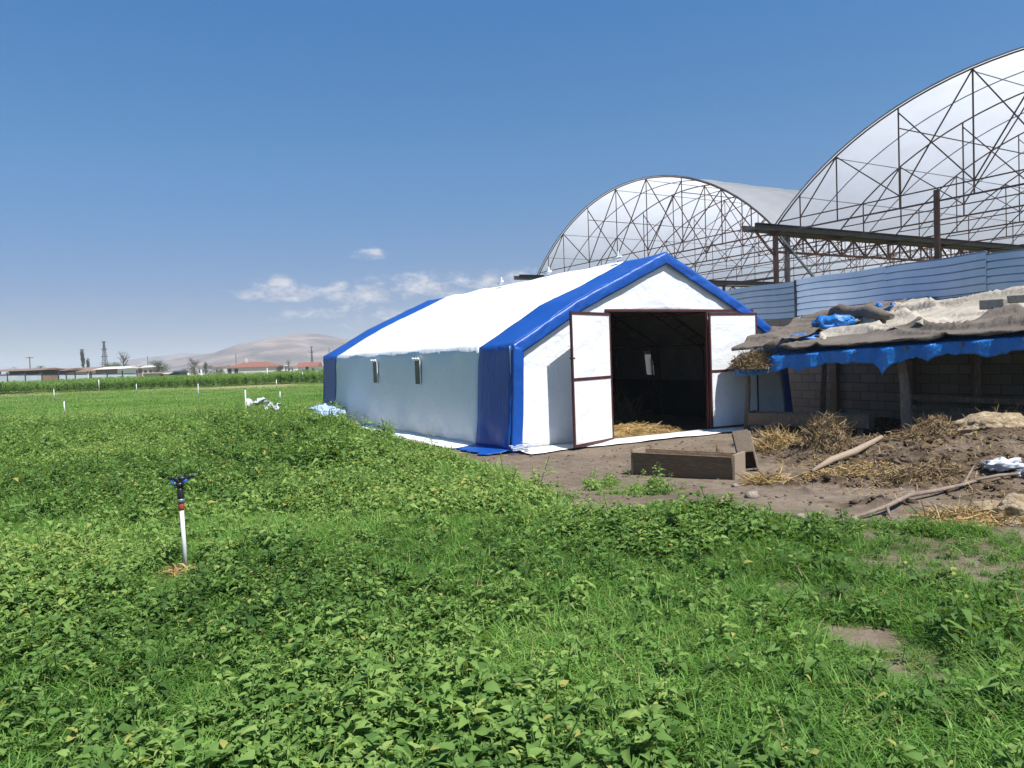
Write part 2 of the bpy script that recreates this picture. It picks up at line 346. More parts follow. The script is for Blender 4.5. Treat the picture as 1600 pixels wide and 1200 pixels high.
# ------------------------------------------------------------------ site layout
YAW = .528
D1 = np.array([-math.sin(YAW), math.cos(YAW), 0]); D2 = np.array([math.cos(YAW), math.sin(YAW), 0]); ZZ = np.array([0, 0, 1.0])
TA = np.array([0.02, 13.0, 0]); TW, TL, TE, TP = 7.05, 11.2, 1.87, 3.60
WALL0 = np.array([7.1, 18.5, 0])
def gp(lst): return [tuple(G(u, v)[:2]) for u, v in lst]
DIRT = gp([(535, 655), (600, 690), (690, 710), (790, 738), (850, 765), (885, 800), (960, 818), (1010, 803), (1100, 803), (1250, 822), (1400, 828), (1520, 836), (1700, 848)]) + [(19.0, 6.8), (19.0, 14.0)] + gp([(1750, 640), (1300, 590), (900, 640), (560, 648)])
PATCHES = [gp([(1245, 962), (1390, 978), (1530, 1055), (1450, 1095), (1330, 1062), (1265, 1015)]), gp([(1640, 1020), (1560, 1010), (1570, 1040), (1650, 1060)])]
MANURE = gp([(1170, 672), (1190, 720), (1250, 760), (1360, 785), (1480, 775), (1560, 800), (1750, 850), (1800, 640), (1400, 620), (1230, 635)])
WEEDP = [gp([(240, 742), (380, 662), (470, 652), (560, 668), (700, 712), (850, 775), (870, 800), (700, 800), (450, 790)]), gp([(-100, 940), (300, 930), (640, 900), (800, 960), (780, 1250), (-200, 1250)]), gp([(880, 840), (1040, 800), (1180, 840), (1020, 920)])]
GRASSP = [gp([(300, 800), (620, 790), (840, 830), (900, 960), (640, 890), (320, 880)]), gp([(820, 1010), (1120, 960), (1700, 1060), (1700, 1300), (760, 1300)])]
BASEP = [gp([(250, 890), (291, 872), (330, 893), (320, 910), (270, 912)])]
def tent_local(x, y): return (x - TA[0]) * D2[0] + (y - TA[1]) * D2[1], (x - TA[0]) * D1[0] + (y - TA[1]) * D1[1]
def in_tent(x, y, mg=0.0):
    a, l = tent_local(x, y); return (a > -mg) & (a < TW + mg) & (l > -mg) & (l < TL + mg)
def dirt_f(x, y):
    s = 0
    for k in range(5):
        jx = (fbm(x * 1.6 + k * 9, y * 1.6, 31 + k, 3) - .5) * 1.6; jy = (fbm(x * 1.6 + k * 5, y * 1.6 + 40, 51 + k, 3) - .5) * 1.6
        sc = .25 + np.clip(y / 20, 0, 1)
        d = inpoly(x + jx * sc, y + jy * sc, DIRT) | in_tent(x, y, .25)
        for p in PATCHES: d = d | (inpoly(x + jx * .35, y + jy * .35, p) & (fbm(x * 4.5 + k, y * 4.5, 95, 3) > .40))
        s = s + d
    tf = inpoly(x, y, gp([(905, 745), (985, 742), (1070, 752), (1075, 772), (1000, 778), (930, 772)])) * sstep(.35, .6, fbm(x * 2.5, y * 2.5, 66, 3)); return s / 5.0 * (1 - .75 * tf)
TUFTS = gp([(905, 745), (985, 742), (1070, 752), (1075, 772), (1000, 778), (930, 772)])
def man_f(x, y):
    jx = (fbm(x * 1.3, y * 1.3, 81, 4) - .5) * 1.8; jy = (fbm(x * 1.3, y * 1.3 + 40, 82, 4) - .5) * 1.8
    a = inpoly(x + jx, y + jy, MANURE).astype(float); n = fbm(x * 2.2, y * 2.2, 83, 4); return a * sstep(.26, .46, n) * .95
def sparse(x, y):
    # thin, trampled cover towards the bare yard on the right
    q = gp([(1100, 800), (1250, 820), (1400, 830), (1750, 850), (1800, 1040), (1560, 1000), (1400, 940), (1230, 880)]); return 1 - .48 * inpoly(x + (fbm(x * 1.1, y * 1.1, 301, 3) - .5) * 2.4, y + (fbm(x * 1.1 + 7, y * 1.1, 302, 3) - .5) * 2.4, q)
MOUNDS = [(*G(480, 690)[:2], .16, 2.6, 1.8), (*G(1490, 735)[:2], .30, 1.3, .9), (*G(1290, 715)[:2], .20, .9, .6), (*G(1420, 712)[:2], .22, .9, .6), (*G(1590, 715)[:2], .36, .9, .9), (*G(1120, 830)[:2], .05, 1.5, .6), (*G(300, 725)[:2], .06, 2.5, 1.0)]
def terrain(x, y):
    x = np.asarray(x, float); y = np.asarray(y, float)
    z = (fbm(x * .45, y * .45, 3, 3) - .5) * .10
    for mx, my, h, rx, ry in MOUNDS: z = z + h * np.exp(-((x - mx) / rx) ** 2 - ((y - my) / ry) ** 2)
    a, l = tent_local(x, y); dx = np.maximum(np.maximum(-a, a - TW), 0); dl = np.maximum(np.maximum(-l, l - TL), 0); fl = 1 - sstep(.2, 1.8, np.hypot(dx, dl)); z = z * (1 - fl)
    man = man_f(x, y); z = z + man * (fbm(x * 3, y * 3, 9, 5) - .42) * .24
    z = z - 1.3 * sstep(115, 220, y) - 2.5 * sstep(300, 1200, np.hypot(x, y))
    return z

def build_ground():
    def axis(lo, hi, st, far):
        a = list(np.arange(lo, hi + 1e-6, st)); s = st; p = a[-1]; q = a[0]; r = []; l = []
        while p < far: s *= 1.18; p += s; r.append(p)
        s = st
        while q > -far: s *= 1.18; q -= s; l.append(q)
        return np.array(l[::-1] + a + r)
    xs = axis(-9, 14, .10, 4500); ys = axis(2, 24, .10, 5000); ys = ys[ys > -400]
    X, Y = np.meshgrid(xs, ys); Z = terrain(X, Y); n = len(xs)
    i = (np.arange(len(ys) - 1)[:, None] * n + np.arange(n - 1)[None, :]).ravel()
    F = np.stack([i, i + 1, i + 1 + n, i + n], 1)
    o = fast_mesh('ground', np.stack([X, Y, Z], -1).reshape(-1, 3), F, m=M['ground'], smooth=True); tag(o, kind='structure')
    xf, yf = X.ravel(), Y.ravel()
    near = yf < 60
    dr = np.zeros(len(xf)); dr[near] = dirt_f(xf[near], yf[near]); mn = np.where(near, man_f(xf, yf), 0)
    dist = np.hypot(xf, yf); dryv = sstep(.58, .72, fbm(xf * .08, yf * .25, 71, 4)) * .7 * sstep(16, 26, yf)
    dryv = np.maximum(dryv, sstep(57, 60, yf) * (1 - sstep(64, 67, yf)) * sstep(.35, .5, fbm(xf * .1, yf * .1, 44)))
    dryv = np.maximum(dryv, sstep(120, 200, dist) * .8)
    sv = np.zeros(len(xf)); sv[near] = np.clip((1 - sparse(xf[near], yf[near])) * 2.4, 0, .95); dr = np.maximum(dr, sv)
    for nm, vals in (('dirt', dr), ('manure', mn), ('dry', dryv)):
        at = o.data.attributes.new(nm, 'FLOAT', 'POINT'); at.data.foreach_set('value', vals.astype(np.float32))
build_ground()

# distant hills -----------------------------------------------------------------
def hills(name, sil, D, depth, seed, amp):
    us = np.array([s[0] for s in sil], float); vs = np.array([s[1] for s in sil], float)
    U_ = np.linspace(us[0], us[-1], 140); V_ = np.interp(U_, us, vs)
    rid = np.array([P(u, v, D) for u, v in zip(U_, V_)]); T = np.linspace(-1, 1, 40); Pg = np.zeros((len(T), len(U_), 3))
    for i, t in enumerate(T):
        Pg[i, :, 0] = rid[:, 0] * (1 + .0 * t); Pg[i, :, 1] = D + t * depth
        hh = (rid[:, 2] + 6) * (np.cos(t * PI / 2) ** 1.3); n = fbm(rid[:, 0] / 90 + seed, np.full(len(U_), D + t * depth) / 90, seed, 5) - .5
        Pg[i, :, 2] = -6 + hh + n * amp * np.clip(hh / 20, 0, 1) * (abs(t) > .02)
    return tag(MB().grid(Pg).build(name, M['hill'], loc=(0, D, 0)), kind='structure')
hills('hills', [(215, 577), (260, 572), (300, 562), (345, 552), (380, 545), (410, 534), (440, 527), (465, 523), (500, 524), (540, 531), (580, 529), (700, 545), (900, 545)], 1500, 420, 5, 9)
hills('hills', [(120, 580), (180, 572), (215, 561), (250, 556), (285, 552), (330, 553), (400, 560), (480, 570)], 2300, 300, 9, 6)

# ------------------------------------------------------------------ plants (ground cover)
def leaf_geo(L, w, droop, fold, hi=True):
    if hi: ts = [0, .28, .62, 1]; ws = [.06, 1.0, .72, .0]
    else: ts = [0, .4, 1]; ws = [.05, 1.0, .0]
    V = []; F = []
    for t, ww in zip(ts, ws):
        x = t * L * (1 - .25 * droop * t); z = -droop * L * t * t * .8; y = ww * w / 2
        V += [(x, y, z + fold * y), (x, 0, z), (x, -y, z + fold * y)]
    for i in range(len(ts) - 1): a = i * 3; F += [(a, a + 1, a + 4, a + 3), (a + 1, a + 2, a + 5, a + 4)]
    return np.array(V), F
def make_weed(rg, hi, leaves, h, LS=1.0, slim=1.0):
    V = []; F = []; T = []; ang = rg.random() * 6; o = 0
    for i in range(leaves):
        t = (i + .5) / leaves; ang += 2.4 + rg.normal() * .25; z = h * (.18 + .82 * t); L = LS * (.032 + .050 * math.sin(PI * min(1, .18 + t * .80))) * (.75 + .55 * rg.random())
        if t > .88: L *= .62
        lv, lf = leaf_geo(L, L * slim * (.50 + .14 * rg.random()), .25 + .65 * rg.random(), .30 + .3 * rg.random(), hi)
        pit = -(.05 + .75 * t * t) + rg.normal() * .22   # top leaves point upward
        cp, sp = math.cos(pit), math.sin(pit); x = lv[:, 0] + .012 + .035 * (1 - t); z0 = lv[:, 2]; X = x * cp + z0 * sp; Z = -x * sp + z0 * cp; lv = np.stack([X, lv[:, 1], Z], 1)
        rl = rg.normal() * .3; lv = np.stack([lv[:, 0], lv[:, 1] * math.cos(rl) - lv[:, 2] * math.sin(rl), lv[:, 1] * math.sin(rl) + lv[:, 2] * math.cos(rl)], 1)
        c, s = math.cos(ang), math.sin(ang); lv = np.stack([lv[:, 0] * c - lv[:, 1] * s, lv[:, 0] * s + lv[:, 1] * c, lv[:, 2] + z], 1)
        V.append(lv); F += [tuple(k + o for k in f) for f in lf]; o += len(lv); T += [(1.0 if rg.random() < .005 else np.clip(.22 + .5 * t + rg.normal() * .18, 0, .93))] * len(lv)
    # stem as thin crossed strips
    lx = rg.normal() * .02; ly = rg.normal() * .02; r = .004
    sv = np.array([(-r, 0, 0), (r, 0, 0), (lx + r, ly, h), (lx - r, ly, h), (0, -r, 0), (0, r, 0), (lx, ly + r, h), (lx, ly - r, h)]); V.append(sv); F += [(o, o + 1, o + 2, o + 3), (o + 4, o + 5, o + 6, o + 7)]; T += [.55] * 8
    return np.concatenate(V), np.array(F), np.array(T)
def make_tuft(rg, n, h, w, spread, seg=3, lean=.55):
    V = []; F = []; T = []; o = 0
    for i in range(n):
        a = rg.random() * 6.28; r = spread * math.sqrt(rg.random()); b = rg.random() * 6.28; ln = h * (.55 + .6 * rg.random()); be = lean * (.35 + 1.0 * rg.random()); ww = w * (.7 + .6 * rg.random())
        ts = np.linspace(0, 1, seg); x0 = r * math.cos(a); y0 = r * math.sin(a); tn = np.clip(.5 + rg.normal() * .2, 0, .93)
        if rg.random() < .035: tn = 1
        for t in ts:
            hx = ln * be * t ** 1.8; z = ln * t * (1 - .45 * be * t); wd = ww * (1 - t ** 1.6) / 2 + .0004
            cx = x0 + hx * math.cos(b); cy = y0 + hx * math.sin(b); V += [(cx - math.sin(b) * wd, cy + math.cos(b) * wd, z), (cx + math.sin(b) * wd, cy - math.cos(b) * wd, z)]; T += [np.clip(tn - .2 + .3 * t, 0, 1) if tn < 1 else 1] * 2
        for k in range(seg - 1): q = o + 2 * k; F.append((q, q + 1, q + 3, q + 2))
        o += 2 * seg
    return np.array(V), np.array(F), np.array(T)
def scatter(variants, pos, scale, rot, tilt=None, tshift=None):
    Vs = []; Fs = []; Ts = []; off = 0; vi = RNG.integers(0, len(variants), len(pos))
    for k, (V, F, T) in enumerate(variants):
        idx = np.nonzero(vi == k)[0]
        if not len(idx): continue
        c = np.cos(rot[idx])[:, None]; s = np.sin(rot[idx])[:, None]; sc = scale[idx][:, None]
        x = (V[None, :, 0] * c - V[None, :, 1] * s) * sc; y = (V[None, :, 0] * s + V[None, :, 1] * c) * sc; z = V[None, :, 2] * sc
        if tilt is not None: x = x + z * tilt[idx, 0][:, None]; y = y + z * tilt[idx, 1][:, None]
        w = np.stack([x + pos[idx, 0][:, None], y + pos[idx, 1][:, None], z + pos[idx, 2][:, None]], -1).reshape(-1, 3)
        f = (F[None] + (np.arange(len(idx)) * len(V))[:, None, None] + off).reshape(-1, 4); t = np.broadcast_to(T[None], (len(idx), len(T))).copy()
        if tshift is not None: t = np.where(t >= .99, t, np.clip(t + tshift[idx][:, None], 0, .95))
        Vs.append(w); Fs.append(f); Ts.append(t.ravel()); off += len(w)
    return np.concatenate(Vs), np.concatenate(Fs), np.concatenate(Ts)
def rand_field(n, y0, y1, power=1.0, marg=.92):
    """points in the viewed wedge, uniform per area"""
    n = int(n * .92 / .75); u = RNG.random(n); y = np.sqrt(y0 ** 2 + u * (y1 ** 2 - y0 ** 2)); x = (RNG.random(n) * 2 - 1) * (marg * y + .8); return x, y
def weedprob(x, y):
    p = .50 + 3.2 * (fbm(x * .55 + 3, y * .55, 201, 4) - .5)
    jx = (fbm(x * 1.2, y * 1.2, 205, 3) - .5) * 1.2; jy = (fbm(x * 1.2 + 9, y * 1.2, 206, 3) - .5) * 1.2
    for q in WEEDP: p = p + .75 * inpoly(x + jx, y + jy, q)
    for q in GRASSP: p = p - .62 * inpoly(x + jx, y + jy, q)
    p = p * (1 - sstep(17, 24, y)) + .12 * sstep(17, 24, y)
    return np.clip(p, 0.14, 1) * (.35 + .65 * sstep(.30, .42, fbm(x * 3.1, y * 3.1, 931, 3)))
def clear(x, y):
    d = dirt_f(x, y); k = np.ones(len(x))
    for q in BASEP: k = k * (1 - .9 * inpoly(x, y, q))
    return (1 - d) * k
def build_plants():
    rg = np.random.default_rng(3)
    hi = [make_weed(rg, True, int(rg.integers(14, 24)), .12 + .12 * rg.random()) for _ in range(16)]
    hi += [make_weed(rg, True, int(rg.integers(18, 30)), .14 + .12 * rg.random(), .8, .55) for _ in range(7)]
    tall = [make_weed(rg, True, int(rg.integers(16, 26)), .26 + .14 * rg.random(), 1.25, 1.0 if k % 3 else .62) for k in range(12)]
    tall_lo = [make_weed(rg, False, int(rg.integers(16, 24)), .28 + .16 * rg.random(), 1.2, 1.0 if k % 3 else .62) for k in range(10)]
    lo = [make_weed(rg, False, int(rg.integers(10, 15)), .13 + .12 * rg.random()) for _ in range(10)]
    g_hi = [make_tuft(rg, 16, .165, .0078, .08, 4, 1.15) for _ in range(10)]
    g_mid = [make_tuft(rg, 12, .15, .010, .10, 3, 1.05) for _ in range(8)]
    g_far = [make_tuft(rg, 9, .14, .020, .20, 3, .9) for _ in range(8)]
    parts = []
    def put(var, n, y0, y1, prob, s0, s1, tall=None):
        x, y = rand_field(n, y0, y1); p = prob(x, y) * clear(x, y); ta, tl = tent_local(x, y); k = (RNG.random(len(x)) < p) & ~in_tent(x, y, .35) & ~((ta > -.85) & (ta < .5) & (tl > -1) & (tl < 7.2))
        k &= ~((y > 12) & (((x - WALL0[0]) * D2[0] + (y - WALL0[1]) * D2[1]) > -3.4) & (x > 4))
        x = x[k]; y = y[k]; sc = s0 + (s1 - s0) * RNG.random(len(x)); big = .75 + .6 * fbm(x * .9, y * .9, 301, 3); sc = sc * big
        dd = dirt_f(x, y); sc = sc * (1 - .45 * np.clip(dd * 2, 0, 1)) * (.55 + .45 * sparse(x, y))
        for q in BASEP + [[(px + .0, py - .45) for px, py in BASEP[0]]]: sc = sc * (1 - .55 * inpoly(x, y, q))
        z = terrain(x, y) - .012; ts = (fbm(x * .5, y * .5, 401, 3) - .5) * .8 + RNG.normal(size=len(x)) * .14
        return scatter(var, np.stack([x, y, z], 1), sc, RNG.random(len(x)) * 6.28, RNG.normal(size=(len(x), 2)) * .26, ts)
    W1 = put(hi, 13000, 2.2, 7.5, lambda x, y: weedprob(x, y) * sparse(x, y), .5, 1.0)
    W2 = put(lo, 30000, 7.5, 15.5, lambda x, y: weedprob(x, y) * sparse(x, y), .6, 1.15)
    W3 = put(lo, 20000, 15.5, 27, weedprob, .8, 1.5)
    def tallp(x, y): return weedprob(x, y) * sparse(x, y) * sstep(.50, .66, fbm(x * 1.5, y * 1.5, 911, 3))
    T1 = put(tall, 1700, 3.0, 8, tallp, .5, .95); T2 = put(tall_lo, 4200, 8, 17, tallp, .7, 1.2); T3 = put(tall_lo, 3200, 17, 26, lambda x, y: tallp(x, y) * .8, .9, 1.5)
    MP = gp([(300, 720), (380, 658), (460, 650), (535, 664), (575, 690), (600, 720), (520, 750), (380, 750)])
    def moundp(x, y): return 1.0 * inpoly(x + (fbm(x, y, 3) - .5) * 1.5, y + (fbm(x, y, 4) - .5) * 1.5, MP)
    T4 = put(tall_lo, 9000, 11, 22, lambda x, y: moundp(x, y) * sstep(.40, .55, fbm(x * 1.2, y * 1.2, 921, 3)), .9, 1.5)
    def gprob(x, y): return np.clip(1.15 - .75 * weedprob(x, y), .15, 1) * sparse(x, y) ** 2.2
    G1 = put(g_hi, 24000, 2.2, 8, gprob, .65, 1.2)
    G2 = put(g_mid, 36000, 8, 17, gprob, .6, 1.1)
    G3 = put(g_far, 32000, 17, 40, gprob, .6, 1.05)
    G4 = put(g_far, 22000, 40, 72, lambda x, y: (x < -4) * (1 - .95 * sstep(.35, .5, fbm(x * .1, y * .1, 44)) * sstep(57, 59, y) * (1 - sstep(65, 67, y))), .7, 1.2)
    def join(lst):
        o = 0; V = []; F = []; T = []
        for v, f, t in lst: V.append(v); F.append(f + o); T.append(t); o += len(v)
        return np.concatenate(V), np.concatenate(F), np.concatenate(T)
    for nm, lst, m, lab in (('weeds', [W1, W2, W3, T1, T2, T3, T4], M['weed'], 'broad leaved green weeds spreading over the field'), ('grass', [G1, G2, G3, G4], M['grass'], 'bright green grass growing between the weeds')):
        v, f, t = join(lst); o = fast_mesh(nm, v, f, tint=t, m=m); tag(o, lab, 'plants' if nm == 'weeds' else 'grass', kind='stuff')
    # maize strip on the far side of the field
    def corn(rg):
        V = []; F = []; T = []; o = 0; h = 1.0
        for i in range(9):
            t = i / 9; b = i * 2.6 + rg.normal() * .4; z = h * (.15 + .7 * t); L = .55 * (.7 + .5 * rg.random()); w = .085
            for k in range(4):
                q = k / 3; x = L * q; zz = z + L * (.75 * q - .85 * q * q); wd = w * (1 - q ** 2) / 2 + .002
                V += [(x * math.cos(b) - math.sin(b) * wd, x * math.sin(b) + math.cos(b) * wd, zz), (x * math.cos(b) + math.sin(b) * wd, x * math.sin(b) - math.cos(b) * wd, zz)]; T += [np.clip(.45 + .3 * t + rg.normal() * .1, 0, 1)] * 2
            for k in range(3): q = o + 2 * k; F.append((q, q + 1, q + 3, q + 2))
            o += 8
        return np.array(V), np.array(F), np.array(T)
    cv = [corn(rg) for _ in range(6)]; n = 5200
    y = 66 + 50 * RNG.random(n) ** 1.5; x = -.80 * y + RNG.random(n) * (.80 * y - 8)
    x = np.round(x / .75) * .75 + RNG.normal(size=n) * .07
    z = terrain(x, y); sc = .85 + .3 * RNG.random(n); sc *= .8 + .4 * fbm(x * .15, y * .15, 9)
    v, f, t = scatter(cv, np.stack([x, y, z], 1), sc, RNG.random(n) * 6.28, RNG.normal(size=(n, 2)) * .05, (fbm(x * .1, y * .1, 5) - .5) * .6)
    tag(fast_mesh('maize_crop', v, f, tint=t, m=M['corn']), 'strip of young green maize along the far field edge', 'crop', kind='stuff')
build_plants()

# ------------------------------------------------------------------ blue and white tent
def build_tent():
    t = thing('storage_tent', 'blue and white tarpaulin tent with open framed doors standing on the field edge', 'tent', TA, YAW)
    B = lambda a, l, z: TA + D2 * a + D1 * l + ZZ * z
    # cross-section from left foot over the ridge to right foot
    prof = [(-.10, 0.0), (-.03, TE * .55), (0.0, TE), (1.38, 2.64), (TW / 2, TP), (TW - 1.38 - .10, 2.62), (TW - .18, TE), (TW - .06, TE * .5), (TW + .08, 0)]
    def resample(pr, st):
        o = [pr[0]]
        for p, q in zip(pr[:-1], pr[1:]):
            n = max(1, int(round(math.hypot(q[0] - p[0], q[1] - p[1]) / st)))
            o += [(p[0] + (q[0] - p[0]) * k / n, p[1] + (q[1] - p[1]) * k / n) for k in range(1, n + 1)]
        return np.array(o)
    pr = resample(prof, .13); NB = len(pr)
    d = np.gradient(pr, axis=0); nrm = np.stack([-d[:, 1], d[:, 0]], 1); nrm /= np.linalg.norm(nrm, axis=1)[:, None]
    arc = np.concatenate([[0], np.cumsum(np.linalg.norm(np.diff(pr, axis=0), axis=1))])
    def shell(l0, l1, st=.13):
        ls = np.linspace(l0, l1, max(2, int((l1 - l0) / st) + 1)); Pg = np.zeros((len(ls), NB, 3))
        for i, l in enumerate(ls):
            sag = -.028 * np.abs(np.sin(PI * l / 1.866)) * (pr[:, 1] > TE * .9)        # hangs a little between the hoops
            wr = (fbm(arc * 1.1 + 3, np.full(NB, l * .9), 21, 4) - .5) * .055 + (fbm(arc * 4, np.full(NB, l * 1.1), 23, 3) - .5) * .015
            pull = .03 * np.sin(l * 5.2 + 2 * fbm(np.full(NB, l), arc, 8)) * np.exp(-((pr[:, 1] - .15) / .25) ** 2)
            off = sag + wr + pull; a = pr[:, 0] + nrm[:, 0] * off; z = np.maximum(pr[:, 1] + nrm[:, 1] * off, 0)
            # bottom hem wavers
            Pg[i] = TA + np.outer(a, D2) + l * D1 + np.outer(z, ZZ)
        return Pg
    for l0, l1, nm, m in ((0, 1.25, 'blue_end_band', 'blue'), (1.25, TL - 1.25, 'white_cover', 'white'), (TL - 1.25, TL, 'blue_end_band', 'blue')):
        Pg = shell(l0, l1); ct = (Pg[:-1, :-1] + Pg[1:, 1:]) / 2 - TA; ca = ct @ D2; cl = ct @ D1; mk = np.ones(ca.shape, bool)
        for wl in (4.5, 7.4): mk &= ~((ca > TW - .6) & (abs(cl - wl) < .17) & (ct[:, :, 2] > 1.12) & (ct[:, :, 2] < 1.64))
        MB().grid(Pg, True, mk).build(nm, M[m], t, solid=.008)
    # grey sheet added inside the cover to darken the tent interior
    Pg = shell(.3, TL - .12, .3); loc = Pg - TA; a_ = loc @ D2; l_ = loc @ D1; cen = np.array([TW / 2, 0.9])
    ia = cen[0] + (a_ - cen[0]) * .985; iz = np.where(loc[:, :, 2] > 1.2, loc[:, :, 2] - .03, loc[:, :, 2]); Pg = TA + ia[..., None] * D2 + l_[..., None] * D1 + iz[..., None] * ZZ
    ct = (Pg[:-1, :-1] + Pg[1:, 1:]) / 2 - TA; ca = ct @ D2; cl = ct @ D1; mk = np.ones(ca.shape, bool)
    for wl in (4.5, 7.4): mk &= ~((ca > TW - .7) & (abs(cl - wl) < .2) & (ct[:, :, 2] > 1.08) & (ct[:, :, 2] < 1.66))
    MB().grid(Pg, True, mk).build('darkening_cover', M['inner'], t, solid=.004)
    MB().box(B(.1, TL - .12, .9), D2 * (TW - .3), D1 * .006, ZZ * .95).build('darkening_cover', M['inner'], t)
    pin = np.array(prof)
    def hgt(a): return float(np.interp(a, pin[2:7, 0], pin[2:7, 1]))
    DO0, DO1, DH = 2.08, 4.58, 2.44
    # front sheet with doorway, back sheet
    def gable(l, door, nm):
        na, nz = 64, 34; As = np.linspace(-.02, TW - .1, na)
        if door: As = np.sort(np.concatenate([As[(abs(As - DO0) > .06) & (abs(As - DO1) > .06)], [DO0, DO1]])); na = len(As)
        zt = np.array([hgt(a) for a in As]); Pg = np.zeros((na, nz, 3)); mk = np.ones((na - 1, nz - 1), bool); K = 24
        for i, a in enumerate(As):
            top = max(zt[i] - .03, .3)
            zb = np.concatenate([np.linspace(0, min(DH, top), K), np.linspace(min(DH, top), top, nz - K + 1)[1:]])
            w = (fbm(np.full(nz, a * 1.1), zb * 1.3, 41, 4) - .5) * .05
            w = w + .06 * np.exp(-((zb - .25) / .2) ** 2) * (fbm(np.full(nz, a * 3), zb * 2, 43, 3) - .4)
            if door: w = w * np.clip(np.minimum(abs(a - DO0), abs(a - DO1)) * 4 + .1, 0, 1)
            Pg[i] = TA + a * D2 + np.outer(l + w * (-1 if l < 1 else 1), D1) + np.outer(zb, ZZ)
            if i < na - 1 and door and DO0 - .001 <= As[i] and As[i + 1] <= DO1 + .001: mk[i, :K - 1] = False
        MB().grid(Pg, True, mk).build(nm, M['white'], t, solid=.008)
    gable(.03, True, 'front_sheet'); gable(TL - .03, False, 'back_sheet')
    # wrinkled blue edge wrapped round onto the front and the back gable
    def edge(l, sgn):
        p2 = resample(prof, .045); n2 = len(p2); dd = np.gradient(p2, axis=0); nn = np.stack([dd[:, 1], -dd[:, 0]], 1); nn /= np.linalg.norm(nn, axis=1)[:, None]
        a2 = np.concatenate([[0], np.cumsum(np.linalg.norm(np.diff(p2, axis=0), axis=1))]); Pg = np.zeros((7, n2, 3))
        for j in range(7):
            q = j / 6; w = .215 * q * (1 + .05 * (vnoise(a2 * 3, np.zeros(n2), 3) - .5)); bul = .002 + .050 * (1 - np.abs(2 * fbm(a2 * 7 + q * 1.3, a2 * 0 + q * .6, 6, 3) - 1) - .7) * min(q * 2.5, 1) * (1 - .8 * q ** 4) * np.where(p2[:, 1] > TE * .75, 1.0, .35)
            a = p2[:, 0] + nn[:, 0] * w; z = np.maximum(p2[:, 1] + nn[:, 1] * w, 0.0); Pg[j] = TA + np.outer(a, D2) + np.outer(z, ZZ) + np.outer(l + sgn * (.012 + .022 * min(q * 6, 1) + bul), D1)
        MB().grid(Pg).build('blue_edge_strip', M['blue'], t, solid=.006)
    edge(0, -1); edge(TL, 1)
    # skirts lying on the ground
    def skirt(p0, p1, out, w, nm, m, seed):
        n = int(np.linalg.norm(p1 - p0) / .10); k = 6; Pg = np.zeros((n + 1, k, 3)); u = np.linspace(0, 1, n + 1)
        ww = w * (.75 + .6 * fbm(u * 7, u * 0 + seed, seed, 3))
        for j in range(k):
            q = j / (k - 1); pp = p0 + np.outer(u, p1 - p0) + np.outer(ww * q, out); pp[:, 2] = np.maximum(terrain(pp[:, 0], pp[:, 1]), -.01) + .018 + .05 * (1 - q) ** 3 + .025 * (fbm(u * 22, u * 0 + q * 4, seed + 2, 3)) * (q > 0)
            Pg[:, j] = pp
        MB().grid(Pg).build(nm, M[m], t, solid=.005)
    skirt(B(-.06, 1.25, 0), B(-.06, TL - 1.2, 0), -D2, .62, 'ground_skirt', 'skirt', 3); skirt(B(-.06, -.02, 0), B(-.06, 1.25, 0), -D2, .50, 'ground_skirt', 'blue', 6)
    skirt(B(TW, -.03, 0), B(0, -.03, 0), -D1, .40, 'ground_skirt', 'skirt', 9)
    skirt(B(-.06, TL - 1.2, 0), B(-.06, TL, 0), -D2, .35, 'ground_skirt', 'blue', 12)
    # steel hoops with lattice columns, purlins
    for l in (.25, 2.1, 3.97, 5.83, 7.7, 9.55, 11.0):
        mb = MB(); off = .07; r = .02
        ins = [(off, 0), (off, TE - .03), (1.4, 2.57), (TW / 2, TP - .09), (TW - 1.55, 2.53), (TW - .18 - off, TE - .05), (TW - .12 - off, 0)]
        ins2 = [(off + .26, 0), (off + .26, TE - .16), (1.5, 2.33), (TW / 2, TP - .36), (TW - 1.62, 2.29), (TW - .44 - off, TE - .18), (TW - .40 - off, 0)]
        mb.tube([B(a, l, z) for a, z in ins], r, 5); mb.tube([B(a, l, z) for a, z in ins2], r, 5)
        r1 = resample(ins, .5); r2 = np.array([(np.interp(q, np.linspace(0, 1, 200), np.array(resample(ins2, .02))[np.linspace(0, len(resample(ins2, .02)) - 1, 200).astype(int), 0]), np.interp(q, np.linspace(0, 1, 200), np.array(resample(ins2, .02))[np.linspace(0, len(resample(ins2, .02)) - 1, 200).astype(int), 1])) for q in np.linspace(0, 1, len(r1))])
        for i in range(1, len(r1) - 1): mb.bar(B(r1[i, 0], l, r1[i, 1]), B(r2[i, 0], l, r2[i, 1]), .025)
        if l < 1:  # door stands in this bay
            mb = MB(); mb.tube([B(a, l, z) for a, z in ins], r, 5)
        mb.build('steel_hoop', M['redsteel'], t)
    for a, z in ((.09, TE - .02), (1.4, 2.54), (TW / 2, TP - .12), (TW - 1.55, 2.50), (TW - .26, TE - .06)):
        MB().tube([B(a, .05, z), B(a, TL - .05, z)], .022, 5).build('purlin', M['redsteel'], t)
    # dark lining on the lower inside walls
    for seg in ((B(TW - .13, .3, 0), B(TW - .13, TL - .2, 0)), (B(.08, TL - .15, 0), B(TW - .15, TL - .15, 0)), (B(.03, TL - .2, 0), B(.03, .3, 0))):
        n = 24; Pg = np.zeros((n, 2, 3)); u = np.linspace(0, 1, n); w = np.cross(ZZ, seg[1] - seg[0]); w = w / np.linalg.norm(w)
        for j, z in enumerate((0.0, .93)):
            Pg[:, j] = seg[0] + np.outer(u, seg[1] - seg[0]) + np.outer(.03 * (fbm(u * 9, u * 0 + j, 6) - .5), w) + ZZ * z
        MB().grid(Pg).build('inner_lining', M['dark_lining'], t, solid=.006)
